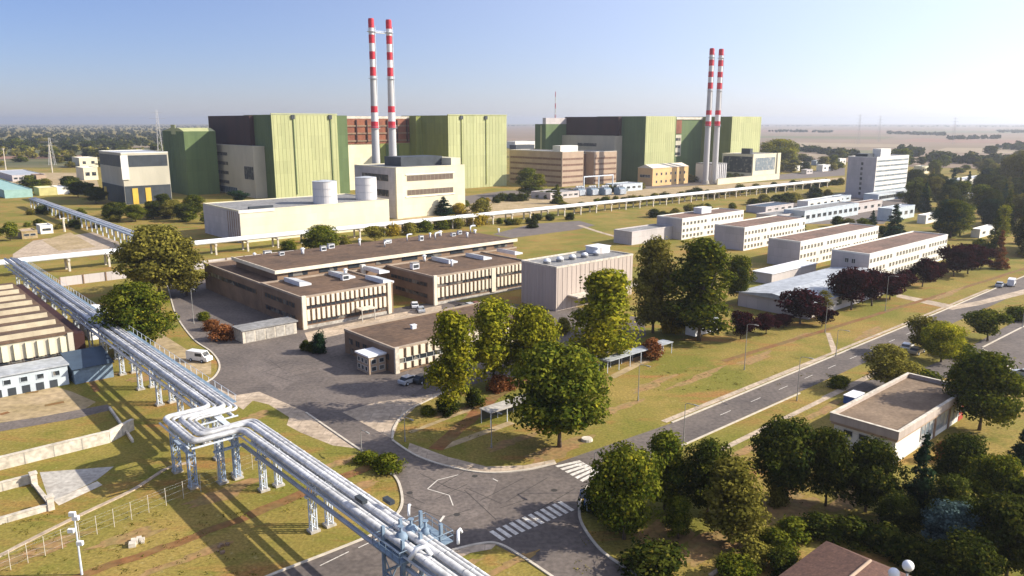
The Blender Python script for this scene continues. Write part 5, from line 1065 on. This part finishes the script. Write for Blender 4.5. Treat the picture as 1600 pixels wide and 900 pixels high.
# ------------------------------------------------------------------ walls, channels, fences at left
def wall(u0, v0, u1, v1, h, th, m, label, name='concrete_wall', cap=True):
    a = W(u0, v0); b = W(u1, v1); L_ = (b-a).length; t = thing(name, label, 'wall', a, math.atan2(b.y-a.y, b.x-a.x))
    MB().box(0, L_, 0, th, 0, h).build('wall', m, t)
    if cap: MB().box(-.05, L_+.05, -.06, th+.06, h+.003, h+.12).build('coping', M_concl, t)
    n_ = max(2, int(L_/3.2)); mb = MB()
    for k in range(1, n_): mb.box(L_*k/n_-.05, L_*k/n_+.05, -.03, -.003, .02, h-.02)
    mb.build('joint', M_conc, t); return t
a = S(-60, 745); b = S(172, 692); wall(a[0], b[1], b[0], b[1], 1.7, .5, M_concl, 'long light concrete retaining wall crossing the grass at left')
wall(b[0]+.1, b[1]+.1, b[0]+4.2, b[1]+2.9, 1.6, .5, M_concl, 'short light wall piece in the bridge shadow, angled from the long retaining wall')
a = S(-40, 777); b = S(48, 756); wall(a[0], b[1], b[0], b[1], 1.1, .4, M_concl, 'short concrete wall with an end pier, left of the grey ramp')
a = S(48, 756); b = S(76, 792); wall(a[0], a[1], b[0], b[1], .35, .35, M_conc, 'low dark kerb wall along the grey ramp edge')
a = S(-60, 832); b = S(80, 797); wall(a[0], b[1], b[0], b[1], .7, .4, M_concl, 'low light wall below the grey ramp, cut by the left edge')
for k, (px, py, l) in enumerate([(54,758,'upper square pier at the corner of the grey ramp'),(80,796,'lower square pier at the corner of the grey ramp')]):
    c = Gd(px, py); t = thing('gate_pier', l, 'pier', (c[0], c[1], 0)); MB().box(-.35,.35,-.35,.35,0,1.6).build('shaft', M_concl, t); MB().box(-.45,.45,-.45,.45,1.603,1.8).build('cap', M_concl, t)
pth = smoothline(gp([(-30,885),(40,848),(120,808),(200,770),(236,748),(262,732),(300,722)])); strip('footpath', pth, .55, .12, M_pave, 0.0)
wall(*S(170,640), *S(206,692), .5, .3, M_concl, 'thin light kerb wall running down beside the shadowed ditch', cap=False)
fe = thing('wire_fence', 'wire fence on slim pale posts along the light footpath at lower left', 'fence', (0,0,0), 0)
po_ = MB().tube((0,0,0),(0,0,2.3),.035,n=6).mesh('post', M_concl); prev = None; mb = MB()
for k in range(17):
    a = Vector(Gd(-10+k*27, 902-k*11.2)); put(po_, 'post', fe, (a.x, a.y, 0))
    if prev is not None:
        for z in (.5,1.2,1.9,2.25): mb.tube((prev.x,prev.y,z),(a.x,a.y,z),.005,n=3,caps=False)
    prev = a
mb.build('wire', M_steelw, fe)
fe = thing('board_fence', 'long brownish panel fence behind the grass strip, under the pipeline at left', 'fence', W(46, 246)); MB().box(0, 78, 0, .15, 0, 2.6).build('panel', M_greyw, fe)
for k in range(14): MB().box(k*6-.15, k*6+.15, -.2, -.004, 0, 2.8).build('post', M_fac if k != 6 else M_dark, fe)
# garden kerb stones row at bottom right
strip('footpath', smoothline(gp([(1110,900),(1140,880),(1180,862),(1215,842),(1240,822)])), .5, .12, M_pave, 0.0)

# ------------------------------------------------------------------ street furniture
def lamp(px, pyb, pyt, label, arm=1.5, m=None, dbl=False):
    x, y = Gd(px, pyb); h = hgt(x, y, pyt); m = m or M_lampm; t = thing('street_lamp', label, 'street lamp', (x, y, 0), RZ-R(90), 'street lamps beside the roads')
    MB().tube((0,0,0),(0,0,h-.3),.08,.045,n=8).tube((0,0,0),(0,0,.7),.12,n=8).build('pole', m, t)
    for s_ in ((1,-1) if dbl else (1,)):
        MB().path([(0,0,h-.35),(s_*.25*arm,0,h-.1),(s_*arm,0,h)],.05,6).build('arm', m, t); MB().box(min(s_*arm,s_*(arm+.8)),max(s_*arm,s_*(arm+.8)),-.11,.11,h-.06,h+.06).build('lamp_head', M_lampm, t)
LP = [(997,626,568,'pale lamp post on the big lawn right of the bicycle shelter'),(1163,578,505,'lamp post below the leftmost purple tree'),(1245,626,556,'lamp post on the kerb between main road and footpath'),(1068,690,628,'lamp post at the road edge just above the garden trees'),
      (928,770,703,'dark lamp post at the crossing by the crossroads tree'),(565,708,670,'white lamp post beside the junction, left of the shaded road'),(633,690,650,'short lamp post at the tip of the corner lawn'),(768,700,640,'thin lamp post on the shaded lawn left of the biggest tree'),
      (1306,556,514,'lamp post on the lawn beside the little path'),(1597,512,440,'lamp post at the right edge by the car park'),(1289,520,470,'lamp post between the purple trees'),(303,506,450,'lamp post beside the dark yard left of the laboratory'),(1383,486,430,'lamp post in front of the largest purple trees')]
for a in LP: lamp(a[0], a[1], a[2], a[3])
x, y = Gd(128, 898); t = thing('cluster_lamp', 'tall pole with several white floodlights at the bottom left', 'lamp', (x, y, 0), 0)
h = hgt(x, y, 802); MB().tube((0,0,0),(0,0,h),.13,.07,n=8).build('pole', M_steelw, t)
for k, (dx, z) in enumerate([(-.35,h-1.8),(.4,h-3.2),(0,h+.05),(.3,h-.4)]): 
    MB().tube((0,0,z),(dx,-.1,z),.04,n=5).build('bracket', M_steelw, t); MB().box(dx-.3,dx+.3,-.45,-.1,z-.2,z+.22).build('floodlight', M_plast, t)
def sign(px, pyb, label, m, w_=1.0, h_=.7, H_=2.4):
    x, y = Gd(px, pyb); t = thing('road_sign', label, 'sign', (x, y, 0), R(10)); MB().tube((0,0,0),(0,0,H_),.04,n=6).build('post', M_steelw, t); MB().box(-w_/2,w_/2,-.09,-.045,H_-h_,H_).build('panel', m, t); MB().box(-w_/2+.08,w_/2-.08,-.1,-.093,H_-h_+.08,H_-.08).build('face', M_plast, t)
sign(913, 795, 'blue-edged sign at the corner of the crossroads', M_blue, 1.2, 1.2, 2.6); sign(917, 802, 'second smaller blue sign right beside the crossroads corner', M_blue, .8, .8, 2.0)
for k, (px, py, l) in enumerate([(611,741,'white bollard at the end of the left kerb'),(1044,905,'bollard cut by the bottom edge'),(913,772,'bollard on the pale corner pavement')][:1]):
    x, y = Gd(px, py); t = thing('bollard', l, 'bollard', (x, y, 0)); MB().tube((0,0,0),(0,0,.9),.16,.13,n=10).build('post', M_plast, t); MB().tube((0,0,.6),(0,0,.75),.165,n=10,caps=False).build('band', M_red, t)
# bicycle shelters
def shelter(u, v, L_, wd, label, m=M_roofl, rz=0.0):
    t = thing('bicycle_shelter', label, 'shelter', W(u, v), RZ+rz)
    mb = MB(); n = max(2, int(L_/3))
    MB().box(-.2, L_+.2, -.1, wd+.1, 2.3, 2.42).build('roof', m, t)
    for k in range(n+1): 
        for y in (.15, wd-.15): MB().box(L_*k/n-.05, L_*k/n+.05, y-.05, y+.05, 0, 2.298).build('post', M_steelw, t)
    MB().box(0, L_, wd-.06, wd-.02, .4, 2.0).build('back_panel', M_dark, t)
a = S(950, 584); shelter(a[0], a[1], 19.5, 2.4, 'long narrow shelter with grey sheet roof on the lawn below the tall light green tree')
a = S(768, 668); shelter(a[0], a[1], 10, 2.6, 'short bicycle shelter with a weathered roof, half hidden left of the biggest dark tree', M_conc)
strip('bare_soil_strip', [Gd(955,590), Gd(1030,552)], 1.6, 0, M_sand, .02); strip('bare_soil_strip', [Gd(690,700), Gd(800,660)], 1.4, 0, M_sand, .024); strip('bare_soil_strip', [Gd(640,676), Gd(770,626)], .9, 0, M_sand, .028)
# benches / rubble
def rubble(px, py, label, s_=.8, m=M_concl):
    x, y = Gd(px, py); t = MB(); 
    r_ = random.Random(px); 
    for k in range(7): a, b, c_ = r_.uniform(-1.2,1.2), r_.uniform(-.7,.7), r_.uniform(.2,.5)*s_; t.box(a-c_, a+c_, b-c_, b+c_, 0, c_*1.2+k*.01)
    o = t.build('rubble_heap', m); o.location = (x, y, 0); o.rotation_euler.z = r_.uniform(0, 3); tag(o, label, 'rubble')
rubble(215, 846, 'grey heap of rubble on the lower left grass'); rubble(800, 640, 'pale stones beside the biggest dark tree'); rubble(345, 858, 'brown stones on the grass left of the bottom road', .4, M_fac)
t = thing('stone_slab', 'round pale slab on the lawn right of the biggest tree trunk', 'slab', (*Gd(917, 688), 0)); MB().tube((0,0,0),(0,0,.35),.9,.8,n=14).build('slab', M_concl, t)
# blue container by the garden building
u0, v0 = S(1334, 634); t = thing('blue_container', 'small blue container with a pale roof behind the garden building', 'container', W(u0, v0)); MB().box(0,3.6,0,1.8,0,1.3).build('body', M_blue, t); MB().box(-.1,3.7,-.1,1.9,1.303,1.42).build('roof', M_roofw, t)
for k in range(5): MB().box(.3+k*.65,.4+k*.65,-.04,-.003,.1,1.2).build('rib', M_blue, t)

# ------------------------------------------------------------------ vehicles
CARM = {}
def carmat(name, c):
    if name not in CARM: CARM[name] = mat('car_'+name, c, tuple(x*.85 for x in c), 1.5, .28, spec=.5)
    return CARM[name]
def car(px, py, ang, col, label, van=False, uv=None, group='parked cars'):
    x, y = Gd(px, py); t = thing('parked_van' if van else 'parked_car', label, 'van' if van else 'car', (x, y, 0), RZ+R(ang), group); m = carmat(*col)
    if van: prof = [(-2.5,.35),(-2.55,1.9),(-2.4,2.1),(1.3,2.1),(1.9,1.25),(2.5,1.05),(2.55,.35)]; cab = None
    else: prof = [(-2.1,.3),(-2.15,.8),(-2.0,.95),(-1.2,1.0),(1.0,.95),(1.95,.82),(2.15,.6),(2.1,.3)]
    MB().prism(prof, -.85, .85).build('body', m, t)
    if not van:
        MB().prism([(-1.85,.96),(-1.35,1.38),(.3,1.4),(1.05,.94)], -.72, .72).build('window', M_glass, t); MB().prism([(-1.4,1.385),(-1.3,1.46),(.2,1.47),(.34,1.405)], -.7, .7).build('roof', m, t)
    else:
        MB().box(-.3,1.3,-.87,-.852,1.2,1.8).build('side_window', M_glass, t); MB().box(-.3,1.3,.852,.87,1.2,1.8).build('side_window', M_glass, t); mb = MB(); mb.poly([(1.36,-.7,2.02),(1.36,.7,2.02),(1.9,.7,1.29),(1.9,-.7,1.29)]); o = mb.build('windscreen', M_glass, t); o.location.x = .03
    for wx in (-1.35, 1.35):
        for wy in (-.86, .86):
            o = MB().tube((0,-.1,0),(0,.1,0),.33,n=14).build('wheel', M_rubber, t); o.location = (wx, wy, .33); MB().tube((0,-.12,0),(0,.12,0),.18,n=10).build('rim', M_steelw, o)
    for wy in (-.6, .6): MB().box(2.06 if not van else 2.5, 2.17 if not van else 2.58, wy-.15, wy+.15, .6, .78).build('headlight', M_plast, t)
    return t
Wt = ('white', (.75,.75,.75)); Sv = ('silver', (.42,.44,.47)); Rd = ('red', (.35,.03,.03)); Dk = ('dark', (.04,.045,.05)); Bl = ('blue', (.04,.09,.22))
car(648, 480, 60, Wt, 'white car parked in the courtyard gap between the two laboratory wings'); car(657, 487, 65, Sv, 'silver car behind the white one in the laboratory courtyard')
car(1417, 546, 8, Wt, 'white car parked at the roadside below the loose brownish tree'); car(1432, 552, 0, ('tan', (.45,.36,.24)), 'tan car just right of the white roadside car')
car(1580, 446, 10, Wt, 'white van parked at the far right end of the main road', van=True); car(1562, 448, 5, Sv, 'silver car left of the white van at far right'); car(1600, 588, 80, Sv, 'silver car at the right edge in the car park')
car(1287, 434, 4, Rd, 'red car at the foot of the second office block')
car(312, 564, -62, Wt, 'white van parked on the verge left of the yard', van=True)
for k, (px, cl, nm) in enumerate([(722, Dk,'dark'),(732, Sv,'silver'),(742, Rd,'red'),(753, Dk,'black'),(764, Bl,'blue')]): car(px, 483-k*1.8, 85, cl, f'{nm} car in the row before the right laboratory wing, {ordw[k]} from the left', group='cars before the right laboratory wing')
car(640, 598, 10, Sv, 'silver car in the shade beside the annex corner'); car(662, 596, 10, Dk, 'dark car in the shade right of the silver one by the annex')
car(882, 586, 0, Dk, 'dark car glimpsed behind the biggest dark tree')

# ------------------------------------------------------------------ scattered small buildings of the middle distance
def lowb(px, pyb, rx, lx, h, wm, rm, label, name='low_building', nw=0, dark=True):
    u, v = S(px, pyb); La = reach(u, v, h, 'u', rx); Lb = reach(u, v, h, 'v', lx); t = block(name, label, 'building', u, v, La, max(Lb, 3), h, wm, rm)
    if nw: rows(t, 'f', .5, La-.5, nw, [h*.35], min(3.2, La/nw*.7), h*.3, 1)
    return t
lowb(1215, 352, 1292, 1182, 4.5, M_greyw, M_roofg, 'low grey-roofed building behind the second office block', nw=8)
lowb(1256, 350, 1342, 1225, 6, M_palebl, M_roofg, 'low building with a dark glazed front left of the dark conifers, behind the office blocks', nw=10)
lowb(1312, 338, 1380, 1296, 5, M_greyw, M_roofr, 'low brown-roofed building below the office tower', nw=6)
lowb(1392, 346, 1430, 1372, 6, M_palebl, M_roofl, 'pale building between conifers right below the office tower', nw=4)
lowb(1196, 334, 1240, 1166, 3.5, M_greyw, M_blued, 'low shed with a dark blue roof behind the farthest office block', nw=4)
lowb(1262, 326, 1316, 1246, 4, M_whitew, M_roofl, 'small white building left of the tower foot', nw=5)
lowb(1300, 318, 1330, 1285, 3.5, M_palebl, M_roofl, 'small pale blue building hugging the tower on its left', nw=3)
lowb(1446, 350, 1468, 1434, 4, M_whitew, M_roofw, 'small white house inside the dark wood', nw=2)
lowb(1500, 318, 1525, 1490, 4.5, M_whitew, M_roofg, 'white house deeper in the dark wood', nw=3)
lowb(1530, 372, 1556, 1518, 3.6, M_whitew, M_roofw, 'white-roofed hut at the edge of the dark wood', nw=2)
lowb(1440, 272, 1452, 1428, 7, M_cream, M_roofl, 'cream house right of the office tower top', nw=3)
lowb(1500, 292, 1566, 1478, 5, M_whitew, M_roofl, 'long pale shed behind the dark wood', nw=8)
for k, (px, pb, rx, lx, h, wm, l) in enumerate([(1236,268,1250,1228,5,M_whitew,'small white switch house, left one by the substation'),(1260,272,1270,1252,4,M_greyw,'grey switch house in the middle of the substation'),(1285,268,1300,1276,6,M_whitew,'white switch house nearest the office tower'),(1252,262,1266,1245,5,M_conc,'concrete switch house behind the substation'),(1312,258,1322,1306,7,M_whitew,'white block left above the tower shoulder'),(1275,258,1290,1268,5,M_palebl,'pale blue switch house at the back')]): lowb(px, pb, rx, lx, h, wm, M_roofl, l, nw=2)
# transformers in front of brick wings
for k, px in enumerate([905, 925, 945, 968]):
    x, y = Gd(px, 306-k*.6); t = thing('transformer', f'grey outdoor transformer before the brick wings, {ordw[k]} from the left', 'transformer', (x, y, 0), RZ, 'outdoor transformers'); MB().box(-3,3,-2.2,2.2,.3,4.6).build('tank', M_steelb, t)
    MB().tube((-3,0,5.6),(3,0,5.6),.7,n=10).build('conservator', M_pipe, t)
    for q in (-1.6,0,1.6): MB().tube((q,-1,4.6),(q,-1,6.6),.22,n=8).build('bushing', M_roofl, t)
    for q in range(5): MB().box(-2.6+q*1.2,-2.0+q*1.2,-3.2,-2.204,.6,4.0).build('radiator', M_steelw, t)
t = thing('gantry', 'pale steel gantry frame over the transformers', 'gantry', W(*S(912, 304))); mb = MB()
for x in (0, 14, 28): mb.box(x-.3,x+.3,-.3,.3,0,11)
mb.box(-.3,28.3,-.25,.25,11.003,11.7).build('frame', M_steelw, t)
lowb(860, 312, 905, 830, 4, M_greyw, M_roofg, 'low grey shed in front of the poplars', nw=5); lowb(968, 300, 1004, 946, 5, M_palebl, M_roofl, 'low pale building left of the ochre house', nw=4)
lowb(805, 232, 838, 790, 12, M_whitew, M_roofl, 'white distant hall between the two reactor buildings'); lowb(806, 246, 835, 796, 16, M_dark, M_roofg, 'dark distant building between the two reactor buildings')
# left mid distance pieces
lowb(8, 310, 50, -40, 5, M_teal, M_teal, 'low shed with a teal sheet roof at the left edge')
t = lowb(62, 306, 88, 52, 5, mat('pale_yellow_sheet',(0.55,0.50,0.22),None,.3,.8), M_cream, 'small yellowish tent-roofed shed left of the auxiliary building'); lowb(90, 304, 108, 78, 4.5, M_whitew, M_roofw, 'small white shed beside the yellowish one')
lowb(20, 284, 70, -10, 5, M_greyw, M_roofl, 'long grey shed row in the upper left scrub', nw=6); lowb(58, 286, 72, 48, 6, M_brick, M_roofr, 'reddish brick hut in the upper left')
lowb(125, 262, 152, 112, 10, M_cream, M_whitew, 'cream cluster house left of the auxiliary building, upper', nw=2); lowb(132, 282, 152, 118, 10, M_cream, M_whitew, 'cream cluster house left of the auxiliary building, middle', nw=2)
lowb(35, 374, 58, 26, 3.2, M_sand, M_pave, 'little sandy-coloured hut beside the concrete slab', nw=2); lowb(64, 366, 82, 56, 3.6, M_whitew, M_roofl, 'white-roofed hut above the concrete slab', nw=1)
for k, (px, pb, pt) in enumerate([(101,362,340),(10,270,232),(82,270,226)]):
    x, y = Gd(px, pb); h = hgt(x, y, pt); t = thing('utility_post', ['cream concrete post right of the white hut','thin pale mast at the far left edge','thin pale mast in the upper left scrub'][k], 'post', (x, y, 0)); MB().tube((0,0,0),(0,0,h),.5,.3,n=8).build('pole', M_concl, t); MB().box(-1.2,1.2,-.2,.2,h-.6,h-.2).build('cross_arm', M_concl, t)

# ------------------------------------------------------------------ haze
if HAZE > 0:
    hz = MB().box(-16500, 16500, -400, 16500, -1, 112).build('haze', bpy.data.materials.new('air')); tag(hz, kind='stuff')
    m = hz.data.materials[0]; m.use_nodes = True; t = m.node_tree; t.nodes.clear(); o = t.nodes.new('ShaderNodeOutputMaterial'); pv = t.nodes.new('ShaderNodeVolumePrincipled')
    pv.inputs['Color'].default_value = (0.86, 0.90, 0.97, 1); pv.inputs['Density'].default_value = HAZE; pv.inputs['Anisotropy'].default_value = 0.5; lnk(t, pv.outputs[0], o.inputs['Volume'])
